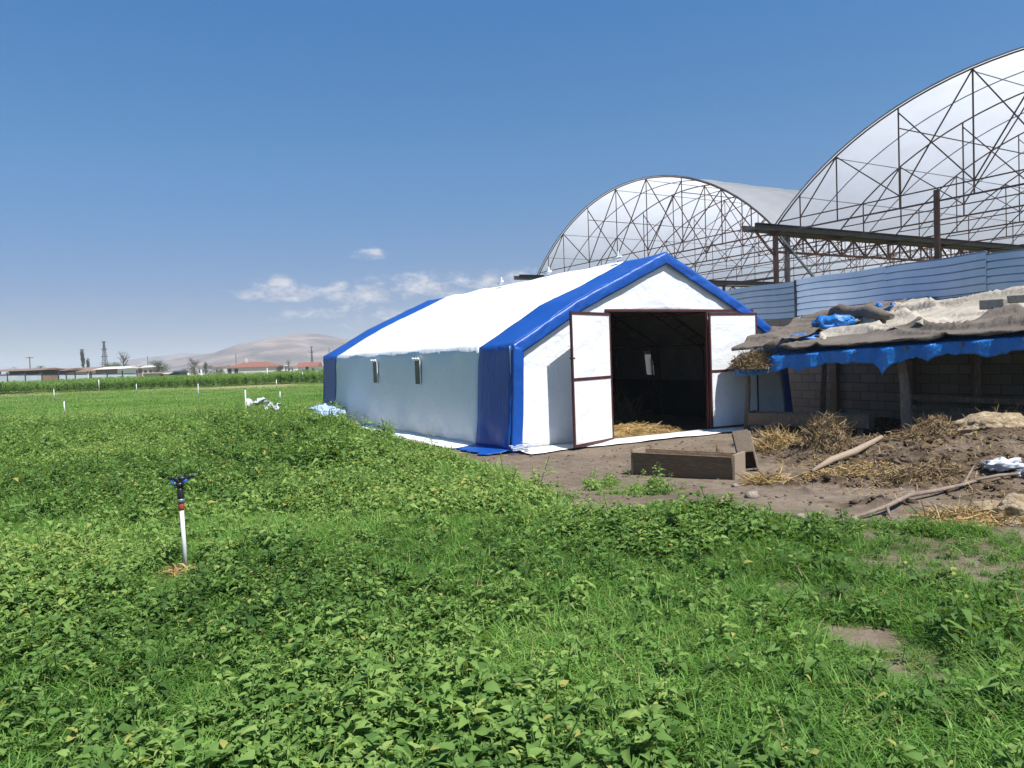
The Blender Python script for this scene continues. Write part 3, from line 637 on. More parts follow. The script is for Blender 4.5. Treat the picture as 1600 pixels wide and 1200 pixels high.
    # side windows with rolled flaps: two on the left wall, two on the right wall
    for l, side in ((3.98, 0), (6.62, 0), (4.5, 1), (7.4, 1)):
        a = -.055 if side == 0 else TW - .115; s = -1 if side == 0 else 1; z0 = 1.13; z1 = 1.66
        fr = MB()
        for q in ((l - .145, l - .13), (l + .13, l + .145)): fr.box(B(a, q[0], z0), D1 * (q[1] - q[0]), D2 * s * .016, ZZ * (z1 - z0))
        fr.box(B(a, l - .13, z0), D1 * .26, D2 * s * .016, ZZ * .015); f = fr.build('window', M['white'], t)
        if side == 0:
            MB().box(B(a, l - .13, z0 + .015), D1 * .26, D2 * s * .012, ZZ * (z1 - z0 - .015)).build('window_pane', M['pane'], f)
        else:
            MB().box(B(a - .02, l - .24, z0 - .06), D1 * .48, D2 * .006, ZZ * (z1 - z0 + .12)).build('window_pane', M['lightpane'], f)
        if side == 0:
            pts = [B(a + s * .05, l - .19 + .0475 * k, z1 + .025 + .012 * math.sin(k * 2)) for k in range(9)]; MB().tube(pts, [.02, .028, .024, .028, .026, .028, .024, .028, .02], 8).build('rolled_flap', M['cap'], f)
    # knotted fabric caps along the ridge
    for l in (1.35, 4.0, 6.3):
        mb = MB(); c = B(TW / 2 - .12, l, TP + .02)
        mb.tube([c, c + ZZ * .10 + D2 * .03, c + ZZ * .16 - D1 * .06], [.05, .035, .012], 6); mb.tube([c + D1 * .1, c - D1 * .16 + ZZ * .05], [.05, .02], 6); mb.build('ridge_tie', M['cap'], t)
    # doorway posts and lintel
    fr = MB(); l = -.015
    for a in (DO0, DO1): fr.box(B(a - .03, l, 0), D2 * .045, D1 * .05, ZZ * DH)
    fr.box(B(DO0 - .05, l - .012, DH), D2 * (DO1 - DO0 + 1.38), D1 * .05, ZZ * .045); fr.build('door_frame', M['redsteel'], t)
    # door leaves: hinged on the posts, opened back against the sheet
    def leaf(hinge, ang, sgn, w):
        ex = D2 * math.cos(ang) * sgn - D1 * math.sin(ang); nx = np.cross(ZZ, ex); h0 = hinge + ZZ * .05; H = DH - .08
        d = MB(); d.box(h0 + ex * .03 - nx * .008 + ZZ * .03, ex * (w - .06), nx * .016, ZZ * (H - .06)); dl = d.build('door_leaf', M['white'], t)
        f = MB(); th = .035
        for p, q in ((0, .04), (w - .04, .04)): f.box(h0 + ex * p - nx * th / 2, ex * q, nx * th, ZZ * H)
        for z in (0, H * .49, H - .05): f.box(h0 + ZZ * z + ex * .05 - nx * th / 2, ex * (w - .1), nx * th, ZZ * .05)
        f.build('leaf_frame', M['redsteel'], dl)
        MB().tube([h0 + ex * (w - .03) + ZZ * 1.55 - nx * .05, h0 + ex * (w - .03) + ZZ * 1.55 + nx * .05], .018, 6).build('latch', M['darksteel'], dl)
    leaf(B(DO0, -.06, 0), math.radians(20.5), -1, 1.28); leaf(B(DO1, -.06, 0), math.radians(3), 1, 1.30)
    # rope coil by the front corner
    c = B(-.02, -.18, .05); pts = [c + np.array([math.cos(q * .7) * (.10 + .004 * q), math.sin(q * .7) * (.07 + .004 * q), .004 * q + .01 * math.sin(q * 2)]) for q in range(30)]
    tag(MB().tube(pts, .011, 5).build('rope', M['rope']), 'pale coil of rope lying at the front corner of the tent', 'rope')
build_tent()

# ------------------------------------------------------------------ straw helper
def straw_pile(name, c, rx, ry, h, n, label, m='straw', ln=.22, up=.5, core=True, cat='straw heap', zfun=None):
    rg = np.random.default_rng(abs(hash(name + label)) % 9999 if False else len(label) * 31 + n)
    V = []; T = []
    for i in range(n):
        a = rg.random() * 6.28; r = math.sqrt(rg.random()); x = c[0] + rx * r * math.cos(a); y = c[1] + ry * r * math.sin(a)
        bz = float(terrain(x, y)) if zfun is None else zfun(x, y); z = bz + h * (1 - r * r) * (.75 + .35 * rg.random()) + .01
        b = rg.random() * 6.28; e = rg.normal() * up * .6; L = ln * (.4 + rg.random()); d = np.array([math.cos(b) * math.cos(e), math.sin(b) * math.cos(e), math.sin(e)]); w = np.cross(d, rg.normal(size=3)); w = w / np.linalg.norm(w) * (.0035 + .004 * rg.random())
        p = np.array([x, y, z]); q = p + d * L; k = p + d * L * .5 + np.array([0, 0, .02 * rg.normal()]); tn = rg.random()
        V += [p - w, p + w, k + w, k - w, q + w * .6, q - w * .6]; T += [tn] * 6
    i = np.arange(n) * 6; F = np.concatenate([np.stack([i, i + 1, i + 2, i + 3], 1), np.stack([i + 3, i + 2, i + 4, i + 5], 1)]); V = np.array(V); T = np.array(T)
    if core:
        k = 18; U_ = np.linspace(0, 6.283, k, endpoint=False); R_ = np.linspace(.02, 1.0, 7); cv = []
        for r in R_:
            for a in U_:
                x = c[0] + rx * r * math.cos(a); y = c[1] + ry * r * math.sin(a); bz = float(terrain(x, y)) if zfun is None else zfun(x, y)
                cv.append((x, y, bz + h * (1 - r * r) * (.75 + .5 * rg.random()) - .03 * r))
        o = len(V); V = np.concatenate([V, np.array(cv)]); T = np.concatenate([T, .1 + .4 * rg.random(len(cv))])
        F2 = [(o + a * k + b, o + a * k + (b + 1) % k, o + (a + 1) * k + (b + 1) % k, o + (a + 1) * k + b) for a in range(len(R_) - 1) for b in range(k)]; F = np.concatenate([F, np.array(F2)])
    V = V - np.array([c[0], c[1], 0]); o = fast_mesh(name, V, F, tint=T, m=M[m]); o.location = (c[0], c[1], 0); PM[o.name] = Matrix.Translation((c[0], c[1], 0)); return tag(o, label, cat)
B_ = lambda a, l, z=0: TA + D2 * a + D1 * l + ZZ * z
straw_pile('straw_heap', B_(3.3, 1.2), 1.2, .8, .16, 900, 'straw spread on the floor just inside the open tent doorway', up=.3)
straw_pile('straw_heap', B_(4.6, 3.0), .5, .45, .35, 500, 'dim heap of dry stalks standing deep inside the tent', 'dark_straw', .5, 1.6)

# ------------------------------------------------------------------ greenhouse frame with film roofs
def build_greenhouse():
    C0 = np.array([7.19, 20.35, 0]); ES = -D1; EK = D2; S, RISE, GZ = 11.9, 2.50, 4.85; R = ((S / 2) ** 2 + RISE ** 2) / (2 * RISE); K = 26.0
    t = thing('greenhouse', 'tall twin span greenhouse of rusty steel trusses under translucent white film', 'greenhouse', C0, YAW)
    Q = lambda s, k, z: C0 + ES * s + EK * k + ZZ * z
    def arcz(s): return GZ + math.sqrt(max(R * R - (s - S / 2) ** 2, 0)) - (R - RISE)
    nodes = [0, .81, 1.9, 3.52, 5.16, 6.74, 8.38, 10.0, 11.09, 11.9]
    for sp, s0 in ((0, 0.0), (1, -S)):
        ar = [(s, arcz(s)) for s in (S / 2 + R * math.sin(q) for q in np.linspace(-math.asin(S / 2 / R), math.asin(S / 2 / R), 33))]
        ks = np.arange(0, K + .01, 2.6)
        for i, k in enumerate(ks):
            mb = MB(); r = .016
            mb.tube([Q(s0 + s, k, z) for s, z in ar], r + .004, 5, False)
            zc, zl = GZ + .16, GZ - .12
            mb.bar(Q(s0 + .15, k, zc), Q(s0 + S - .15, k, zc), .026); mb.bar(Q(s0, k, zl), Q(s0 + S, k, zl), .036)
            for n in nodes[1:-1]: mb.bar(Q(s0 + n, k, zl), Q(s0 + n, k, arcz(n)), .026 if k < 3 else .020)
            for a, b in ((2, 1), (2, 3), (3, 4), (4, 3), (4, 5), (5, 4), (5, 6), (6, 5), (7, 6), (7, 8)):
                mb.bar(Q(s0 + nodes[a], k, arcz(nodes[a]) - (.10 if a in (3, 6) else .01)), Q(s0 + nodes[b], k, zc), .024 if k < 3 else .018)
            mb.bar(Q(s0 + nodes[3], k, arcz(nodes[3]) - .45), Q(s0 + nodes[3], k + (2.6 if k + 2.6 <= K else -.4), arcz(nodes[3]) - .45), .020)
            mb.bar(Q(s0 + nodes[6], k, arcz(nodes[6]) - .45), Q(s0 + nodes[6], k + (2.6 if k + 2.6 <= K else -.4), arcz(nodes[6]) - .45), .020)
            mb.build('roof_truss', M['rust'] if sp else M['trusssteel'], t)
            if k + 1.3 < K: MB().tube([Q(s0 + s, k + 1.3, z) for s, z in ar], .014, 5, False).build('hoop', M['galv'] if sp == 0 else M['rust'], t)
        for n in (1, 2, 4, 5, 7, 8): MB().bar(Q(s0 + nodes[n], .0, arcz(nodes[n]) - .05), Q(s0 + nodes[n], K, arcz(nodes[n]) - .05), .016).build('purlin', M['galv'], t)
        kk = np.arange(-.04, K + .1, .65); Pg = np.zeros((len(kk), len(ar), 3))
        for i, k in enumerate(kk):
            sag = -.035 * abs(math.sin(PI * k / 1.3))
            for j, (s, z) in enumerate(ar):
                Pg[i, j] = Q(s0 + s + (s - S / 2) * .006, k, z + .035 + sag * math.sin(PI * j / (len(ar) - 1)) + .008 * math.sin(j * 1.7 + i))
        MB().grid(Pg).build('film_cover', M['film'], t)
        MB().tube([Q(s0 + s + (s - S / 2) * .006, -.04, z + .035) for s, z in ar], .018, 5, False).build('film_hem', M['galv'], t)
    for s in (-S, 0.0, S):
        g = MB(); k0, k1 = -1.0, K; w, h = .20, .14
        g.box(Q(s - w, k0, GZ - .10), ES * 2 * w, EK * (k1 - k0), ZZ * .012)
        for q in (-1, 1):
            g.box(Q(s + q * w - .006, k0, GZ - .088), ES * .012, EK * (k1 - k0), ZZ * h); g.box(Q(s + q * w - (.07 if q < 0 else -.008), k0, GZ + h - .088), ES * .07, EK * (k1 - k0), ZZ * .01)
        g.build('gutter', M['darksteel'], t)
        gd = MB(); gd.bar(Q(s, -.3, GZ - .17), Q(s, K, GZ - .17), .06); gd.bar(Q(s, 0, GZ - .62), Q(s, K, GZ - .62), .06); n = int(K / .55)
        for i in range(n): a, b = i * .55, (i + 1) * .55; gd.bar(Q(s, a, GZ - (.62 if i % 2 else .17)), Q(s, b, GZ - (.17 if i % 2 else .62)), .04); gd.bar(Q(s, b, GZ - .62), Q(s, b, GZ - .17), .032)
        gd.build('lattice_girder', M['rust'], t)
        for k in (0, 10.4, 20.8): MB().box(Q(s - .05, k - .05, -.05), ES * .10, EK * .10, ZZ * (GZ - .1)).build('post', M['rust'], t)
    MB().box(Q(4.33, -.06, 0), ES * .11, EK * .06, ZZ * (GZ + .12)).build('post', M['rust'], t)
    MB().tube([Q(-.0, .45, 0), Q(.0, .45, GZ - .2)], [.085, .07], 8).build('wooden_post', M['oldwood'], t)
    MB().bar(Q(.05, .12, GZ - .2), Q(.25, 1.7, GZ - 1.7), .05).build('brace', M['galv'], t)
    MB().bar(Q(0, -.75, GZ - .12), Q(0, -.02, GZ - .75), .05).build('brace', M['rust'], t)
    # low rails across the far gable bays, seen above the tent
    for k in (0.0,):
        for z in (3.55, 3.25): MB().bar(Q(-S, k, z), Q(0, k, z), .06).build('gable_rail', M['rust'], t)
build_greenhouse()

# ------------------------------------------------------------------ block wall and corrugated sheeting
def build_walls():
    E1 = -D1; E2 = D2; Wp = lambda s, o, z: WALL0 + E1 * s + E2 * o + ZZ * z
    rz = math.atan2(E1[1], E1[0])
    t = thing('block_wall', 'low wall of grey concrete blocks in shade behind the shelter', 'wall', WALL0, rz)
    MB().box(Wp(-8, 0, -.05), E1 * 18, E2 * .2, ZZ * 2.42).build('masonry', M['blocks'], t)
    for s in (.9, 2.75, 4.1, 5.5, 7.0, 8.5): MB().box(Wp(s, -.13, -.05), E1 * .16, E2 * .127, ZZ * 2.40).build('timber_stud', M['wood'], t)
    f = thing('sheet_fence', 'blue grey corrugated sheet fence standing on top of the block wall', 'fence', Wp(0, 0, 2.37), rz)
    def panel(s0, s1, z0, z1a, z1b, off, m, lift=0):
        n = int((s1 - s0) / .25) + 1; prof = []; z = 0.0; hgt_ = max(z1a, z1b) - z0; pitch = .155
        while z < hgt_ + .01:
            for dz, d in ((0, 0), (.118, 0), (.122, .045), (.140, .045)): prof.append((z + dz, d))
            z += pitch
        prof = [(q, d) for q, d in prof if q <= hgt_ + .02]; ss = np.linspace(s0, s1, n); Pg = np.zeros((n, len(prof), 3))
        for i, s in enumerate(ss):
            sc = ((z1a + (z1b - z1a) * (s - s0) / (s1 - s0)) - z0) / hgt_
            for j, (q, d) in enumerate(prof): Pg[i, j] = Wp(s, off + d + .01 * math.sin(s * 2.1 + q * 3), z0 + lift + q * sc + .012 * math.sin(s * 3.1))
        MB().grid(Pg, False).build('sheet_panel', M[m], f, solid=.004)
    panel(-7.5, -.02, 2.25, 3.20, 3.28, .05, 'corr_shaded'); panel(-.06, 2.3, 2.28, 3.30, 3.34, -.07, 'corr'); panel(2.28, 4.4, 2.30, 3.35, 3.40, -.085, 'corr'); panel(4.38, 9.5, 2.32, 3.41, 3.50, -.07, 'corr')
    MB().box(Wp(-.10, -.085, 2.25), E1 * .05, E2 * .03, ZZ * 1.05).build('dark_edge', M['black'], f)  # black strip along the edge where the front panel overlaps
    MB().bar(Wp(-7, .12, 3.1), Wp(9, .12, 3.3), .05).build('rail', M['rust'], f)
build_walls()

# ------------------------------------------------------------------ lean-to shelter with tarps
SO = np.array([4.66, 15.15, 0]); SE1 = np.array([.60, -.80, 0]); SE2 = np.array([.80, .60, 0])
def SP(s, tt, z): return SO + SE1 * s + SE2 * tt + ZZ * z
def roofz(s, tt): return 1.515 + .045 * np.clip(s, -1, 8) + .240 * tt
def build_shelter():
    t = thing('animal_shelter', 'low lean-to shelter on crooked timber posts against the block wall', 'shelter', SO, math.atan2(SE1[1], SE1[0]))
    def post(s, tt, dx, r, lab=None, bend=.04, m='oldwood'):
        z1 = roofz(s, tt) - .10; pts = [SP(s + dx * q + bend * math.sin(q * 4), tt + .02 * math.sin(q * 7), -.05 + (z1 + .05) * (1 - q)) for q in np.linspace(0, 1, 8)]; return MB().tube(pts, [r * (.85 + .3 * q) for q in np.linspace(0, 1, 8)], 8).build('post', M[m], t)
    post(.0, .05, .02, .055); post(3.05, .05, .16, .085, bend=.03); post(.15, 2.6, .0, .06); post(3.2, 2.7, 0, .06); post(6.3, .1, .1, .07); post(6.3, 2.7, 0, .06)
    for tt in (.05, 2.7): MB().tube([SP(s, tt, roofz(s, tt) - .09 + .02 * math.sin(s)) for s in np.linspace(-.25, 7, 12)], .05, 7).build('beam', M['oldwood'], t)
    for s in np.arange(-.1, 7, .85): MB().tube([SP(s, -.25, roofz(s, -.25) - .035), SP(s, 3.1, roofz(s, 3.1) - .035)], .028, 6).build('rafter', M['oldwood'], t)
    for z, a, b in ((.62, 1.9, 7), (.42, 1.9, 7)): MB().bar(SP(a, 2.2, z), SP(b, 1.2, z - .05), .05, .09).build('rail', M['oldwood'], t)
    def cloth(nm, label, cat, m, s0, s1, t0, t1, lift, hang=0, seed=0, bump=.05, front=None, back=None, solid=.012, ns=None, folds=0):
        ns = ns or int((s1 - s0) / .035); nt = max(24, int((t1 - t0) / .035)); Pg = np.zeros((ns + 1, nt + 1, 3))
        for i in range(ns + 1):
            s = s0 + (s1 - s0) * i / ns; f0 = t0 if front is None else front(s); b0 = t1 if back is None else back(s)
            q = np.linspace(0, 1, nt + 1); tt = f0 + (b0 - f0) * q
            tt = tt + .05 * (vnoise(np.full(nt + 1, s * 3), q * 3, seed) - .5); z = roofz(s, np.maximum(tt, -.22)) + lift + bump * (fbm(np.full(nt + 1, s * .8), tt * .9, seed, 3) - .35) * 2
            rd = 1 - np.abs(2 * fbm(np.full(nt + 1, s * .42) + tt * .35, tt * 1.5 - s * .12, seed + 9, 2) - 1); rd2 = 1 - np.abs(2 * fbm(np.full(nt + 1, s * .55) - tt * .9, tt * 1.3 + s * .5, seed + 5, 2) - 1)
            z = z + folds * (.40 * np.clip((rd - .80) / .20, 0, 1) ** 2 + .22 * np.clip((rd2 - .84) / .16, 0, 1) ** 2)
            over = np.maximum(-.22 - tt, 0); x_t = np.where(over > 0, -.22 - over * .12, tt) + .03 * np.sin(s * 9 + seed) * (over > 0); z = np.where(over > 0, z - over * 1.0, z)
            Pg[i] = SO + s * SE1 + np.outer(x_t, SE2) + np.outer(z, ZZ)
        return tag(MB().grid(Pg).build(nm, M[m], solid=solid), label, cat)
    def tri(q): return 1 - abs((q % 1) * 2 - 1)
    def hangf(s): return -.385 + .012 * s - .10 * float(fbm(s * 1.3, 3.0, 77, 3)) - .05 * float(vnoise(s * 5.3, 1.0, 5)) ** 2 - .03 * float(vnoise(s * 17, 4.0, 8)) - .08 * math.exp(-((s - .15) / .5) ** 2) - .20 * math.exp(-abs(s - 2.95) / .09) - .12 * math.exp(-abs(s - 3.66) / .07) - .10 * math.exp(-abs(s - 1.36) / .12)
    cloth('tarp', 'torn blue plastic tarp hanging from the front edge of the shelter roof', 'tarp', 'blue_poly', -.06, 7, -.8, 3.0, .0, seed=3, front=hangf, bump=.015, solid=.006, ns=420)
    cloth('tarp', 'pale beige canvas spread over the right part of the shelter roof', 'tarp', 'canvas', 1.35, 7.2, .25, 3.6, .07, seed=11, bump=.05, front=lambda s: .15 + .30 * float(fbm(s * 1.1, 7.0, 19, 3)), back=lambda s: 3.55, folds=.42)
    cloth('tarp', 'long brown cloth strip folded along the front edge of the shelter roof', 'tarp', 'brown_canvas', .95, 7.2, -.27, .8, .12, seed=17, bump=.03, front=lambda s: -.30 + .10 * float(fbm(s * 2, 1.0, 20, 3)), back=lambda s: .45 + .55 * float(fbm(s * .9, 4.0, 23, 3)) + .25 * math.exp(-((s - 4.6) / .7) ** 2), folds=.34)
    cloth('tarp', 'brown sacking draped over the left end of the shelter roof', 'tarp', 'brown_canvas', -.12, 1.75, -.1, 3.1, .20, seed=29, bump=.05, front=lambda s: -.30 + (.0 if s < .9 else (s - .9) * 1.9), folds=.25)
    # lumpy rolled sacking at the back and the blue bundle poking out
    pts = [SP(.55 + .32 * k, 2.35 - .22 * k, roofz(.55 + .32 * k, 2.35 - .22 * k) + .30 + .04 * math.sin(k * 2)) for k in range(7)]
    tag(MB().tube(pts, [.07, .13, .16, .15, .14, .12, .05], 9).build('rolled_sacking', M['brown_canvas']), 'thick roll of brown sacking lying above the blue bundle on the roof', 'cloth roll')
    mb = MB(); mb.blob(SP(1.35, 1.05, roofz(1.35, 1.05) + .22), (.40, .34, .20), 4, 4, .30, 1, 2.2); mb.blob(SP(1.1, .55, roofz(1.1, .55) + .13), (.34, .22, .10), 7, 4, .35, 1, 2.4)
    tag(mb.build('plastic_bundle', M['blue_poly']), 'crumpled blue plastic bundle between brown sacking and beige canvas', 'plastic bundle')
    tag(MB().blob(SP(1.55, 2.55, roofz(1.55, 2.55) + .20), (.22, .16, .12), 9, 4, .35, 1, 2.4).build('plastic_bundle', M['blue_poly']), 'small blue plastic scrap showing behind the rolled sacking', 'plastic bundle')
    # concrete blocks weighting the canvas
    for s, tt, sz, lab in ((3.95, .95, .16, 'grey concrete block weighing down the canvas on the roof'), (4.25, 1.25, .13, 'pale half hidden block lying behind the grey block on the canvas')):
        b = MB(); p = SP(s, tt, roofz(s, tt) + .25); ex = (SE1 + .25 * SE2); b.box(p, ex * sz * 2.1, SE2 * sz, ZZ * sz); o = b.build('concrete_block', M['concrete']); md = o.modifiers.new('bev', 'BEVEL'); md.width = .012; md.segments = 2; tag(o, lab, 'block')
    # straw stuffing poking out of the left end
    zf = lambda x, y: 1.30
    o = straw_pile('straw_bundle', SP(.50, -.20, 0), .52, .28, .25, 2200, 'ragged brown straw bundle sticking out under the left end of the roof', 'dark_straw', .15, 1.2, True, 'straw bundle', zf)
build_shelter()

# ------------------------------------------------------------------ yard clutter
def plank_trough(name, label, a, b, w, h, m='wood', tiltw=.06, rot=None, group=None, legs=0, z0=None):
    """a,b ground ends of the trough front lower edge"""
    a = np.array(a, float); b = np.array(b, float); za = float(terrain(*((a + b) / 2)[:2])) if z0 is None else z0; a[2] = b[2] = za; ex = b - a; L = np.linalg.norm(ex); ex /= L; ey = np.cross(ZZ, ex)
    t = thing(name, label, 'trough', (a + b) / 2, math.atan2(ex[1], ex[0]), group); th = .028
    f = MB(); f.box(a + ex * .03 - ey * tiltw * 0, ex * (L - .06), ey * th, ZZ * h - ey * tiltw); f.build('front_board', M[m], t)
    f = MB(); f.box(a + ex * .03 + ey * (w - th), ex * (L - .06), ey * th, ZZ * h + ey * tiltw); f.build('back_board', M[m], t)
    for q in (0, L - .03): f = MB(); f.box(a + ex * q - ey * .03 - ZZ * .01, ex * .03, ey * (w + .06), ZZ * (h + .035)); f.build('end_board', M['palewood' if m == 'wood' else m], t)  # brown trough: sunlit look of the ends put into a paler colour
    MB().box(a + ex * .03 + ey * th + ZZ * .03, ex * (L - .06), ey * (w - 2 * th), ZZ * .025).build('bottom_board', M[m], t)
    if legs:
        for q in (.12, L - .22):
            MB().box(a + ex * q + ey * w * .25 - ZZ * (legs + .02), ex * .09, ey * w * .5, ZZ * (legs + .015)).build('leg', M['oldwood'], t)
    return t
plank_trough('feed_trough', 'empty brown plank trough standing on the bare ground in front of the tent', G(988, 741), G(1150, 752), .34, .31, rot=None)
p = G(1172, 662); plank_trough('feed_trough', 'long weathered plank trough on legs beneath the left end of the shelter', (4.60, 14.75, 0), (6.3, 13.35, 0), .34, .24, 'oldwood', .08, legs=.14, z0=.17)
plank_trough('feed_trough', 'darker plank trough in shade farther right under the shelter', (7.25, 13.7, 0), (8.5, 12.3, 0), .32, .24, 'oldwood', .06, legs=.12, z0=.16)
# upended crate beside the front trough
def crate():
    c = G(1157, 738); c[2] = float(terrain(c[0], c[1])); t = thing('wooden_crate', 'upended reddish plank box leaning at the end of the brown trough', 'crate', c, .5)
    up = np.array([-.17, .14, .97]); ex = np.array([.93, -.3, .15]); ex /= np.linalg.norm(ex); ey = np.cross(up, ex); w, d, h = .22, .24, .52
    MB().box(c, ex * .02, ey * d, up * h).build('side_board', M['palewood'], t); MB().box(c + ex * w, ex * .02, ey * d, up * h).build('side_board', M['palewood'], t)
    MB().box(c + ey * (d - .02) + ex * .021, ex * (w - .022), ey * .02, up * h).build('back_board', M['wood'], t)
    for z in (0, .24, h - .022): MB().box(c + ex * .021 + up * z, ex * (w - .022), ey * (d - .022), up * .02).build('shelf_board', M['palewood'], t)
    tag(MB().box(c + ex * .02 - ey * .022 + up * .25, ex * .2, ey * .02, up * .30).build('front_board', M['palewood'], t))
crate()
for u, v, lab in ((1018, 708, 'left short peg standing behind the brown trough'), (1121, 707, 'right short peg standing behind the brown trough')):
    q = G(u, v + 14); MB_ = MB().tube([q, q + np.array([.01, 0, .16]), q + np.array([.0, 0, .26])], [.03, .028, .02], 7); tag(MB_.build('wooden_peg', M['wood']), lab, 'peg')
def gpt(u, v, dz=0): q = G(u, v, .12); q[2] = float(terrain(q[0], q[1])) + dz; return q
tag(MB().tube([gpt(1268, 736, .05), gpt(1300, 727, .09), gpt(1335, 715, .09), gpt(1378, 706, .05)], [.02, .045, .05, .03], 8).build('split_log', M['palewood']), 'pale split log lying on the dark manure', 'log')
def stick():
    pts = [gpt(1306, 806, .02), gpt(1345, 798, .04), gpt(1385, 786, .07), gpt(1420, 770, .07), gpt(1465, 760, .06), gpt(1505, 752, .05), gpt(1540, 744, .05)]
    m = MB(); m.tube(pts, [.010, .017, .022, .024, .023, .019, .010], 8); m.tube([gpt(1385, 786, .07), gpt(1392, 800, .03)], [.02, .01], 6); m.tube([gpt(1505, 752, .05), gpt(1522, 741, .12)], [.018, .008], 6); return m.build('dead_branch', M['stick'])
tag(stick(), 'long bent dead branch lying across the bare yard', 'branch')
tag(MB().tube([gpt(1500, 750, .03), gpt(1560, 744, .06), gpt(1600, 742, .05)], [.015, .02, .016], 7).build('dead_branch', M['stick']), 'short dark branch by the white bag at the right edge', 'branch')
def crumple(c, r, seed, flat=.5, n=4, rough=.45): return MB().blob(c, r, seed, n, rough, flat, 2.6)
q = gpt(1568, 738, .03); o = crumple(q, (.20, .12, .16), 3).build('plastic_bag', M['plastic']); tag(o, 'white plastic bag lying on the manure near the right edge', 'bag')
q = gpt(1588, 735, .02); q = gpt(1598, 741, .03); tag(crumple(q, (.10, .10, .13), 6).build('plastic_bag', M['galv']), 'grey crumpled bag beside the white plastic bag', 'bag')
# pale fibrous clumps
q = gpt(1560, 700, 0); tag(MB().blob(q, (.62, .40, .24), 12, 5, .22, 1, 2.8).build('dung_heap', M['wool']), 'big pale matted straw and dung heap by the shelter at the right', 'heap')
q = gpt(1590, 792, 0); tag(MB().blob(q, (.46, .32, .22), 15, 5, .24, 1, 2.6).build('dung_heap', M['wool']), 'greyish flat dung clod at the right edge before the bag', 'heap')
straw_pile('straw_heap', gpt(1215, 700), .32, .26, .18, 700, 'golden straw heap beside the upended box', up=.9)
straw_pile('straw_heap', gpt(1292, 705), .36, .3, .32, 800, 'taller brownish straw heap right of the golden one', 'dark_straw', .2, 1.0)
straw_pile('straw_heap', gpt(1560, 690), .75, .5, .26, 1100, 'loose straw strewn over the pale heap by the shelter', up=.8)
straw_pile('straw_heap', gpt(1510, 800), .45, .22, .08, 420, 'thin dry straw strewn near the dung clod', up=.6)
straw_pile('straw_heap', gpt(1195, 742), .28, .14, .05, 260, 'few straws strewn at the foot of the upended box', up=.5)
straw_pile('dung_mound', gpt(1370, 688), .55, .32, .14, 900, 'flat dung and straw mound behind the split log', 'dark_straw', .12, .7, True, 'heap')
straw_pile('dung_mound', gpt(1455, 702), .60, .30, .20, 1000, 'dark dung and straw mound between shelter post and pale heap', 'dark_straw', .12, .8, True, 'heap')
straw_pile('dung_mound', gpt(1440, 740), .45, .22, .10, 700, 'low dung and straw mound above the bent branch', 'dark_straw', .11, .6, True, 'heap')
straw_pile('straw_scatter', gpt(1330, 735), .55, .28, .04, 500, 'loose thin straw strewn below the split log', 'straw', .12, .3, False, 'straw')
straw_pile('straw_mat', G(291, 900), .16, .12, .03, 150, 'dry straw ring around the foot of the sprinkler pipe', up=.3, ln=.12, cat='straw')
sp = [(1200, 690, .10), (1250, 690, .09), (1175, 762, .09), (1150, 748, .05), (1250, 795, .06), (1280, 790, .05), (878, 788, .07), (1240, 700, .07), (1335, 800, .05), (1420, 705, .08)]
labs = ['stone beside the golden straw heap', 'whitish stone between the two straw heaps', 'rounded dark stone below the upended box', 'small stone at the end of the brown trough', 'flat stone on the bare yard', 'small flat stone right of the other flat stone', 'pale stone at the grass edge left of the yard', 'stone at the foot of the brownish straw heap', 'little stone left of the long branch', 'stone under the edge of the shelter']
for i, ((u, v, r), lab) in enumerate(zip(sp, labs)):
    tag(MB().blob(gpt(u, v, r * .2), (r * .9, r * .75, r * .5), 20 + i, 2, .5, 1, 1.4).build('stone', M['stone']), lab, 'stone', 'loose stones on the yard')
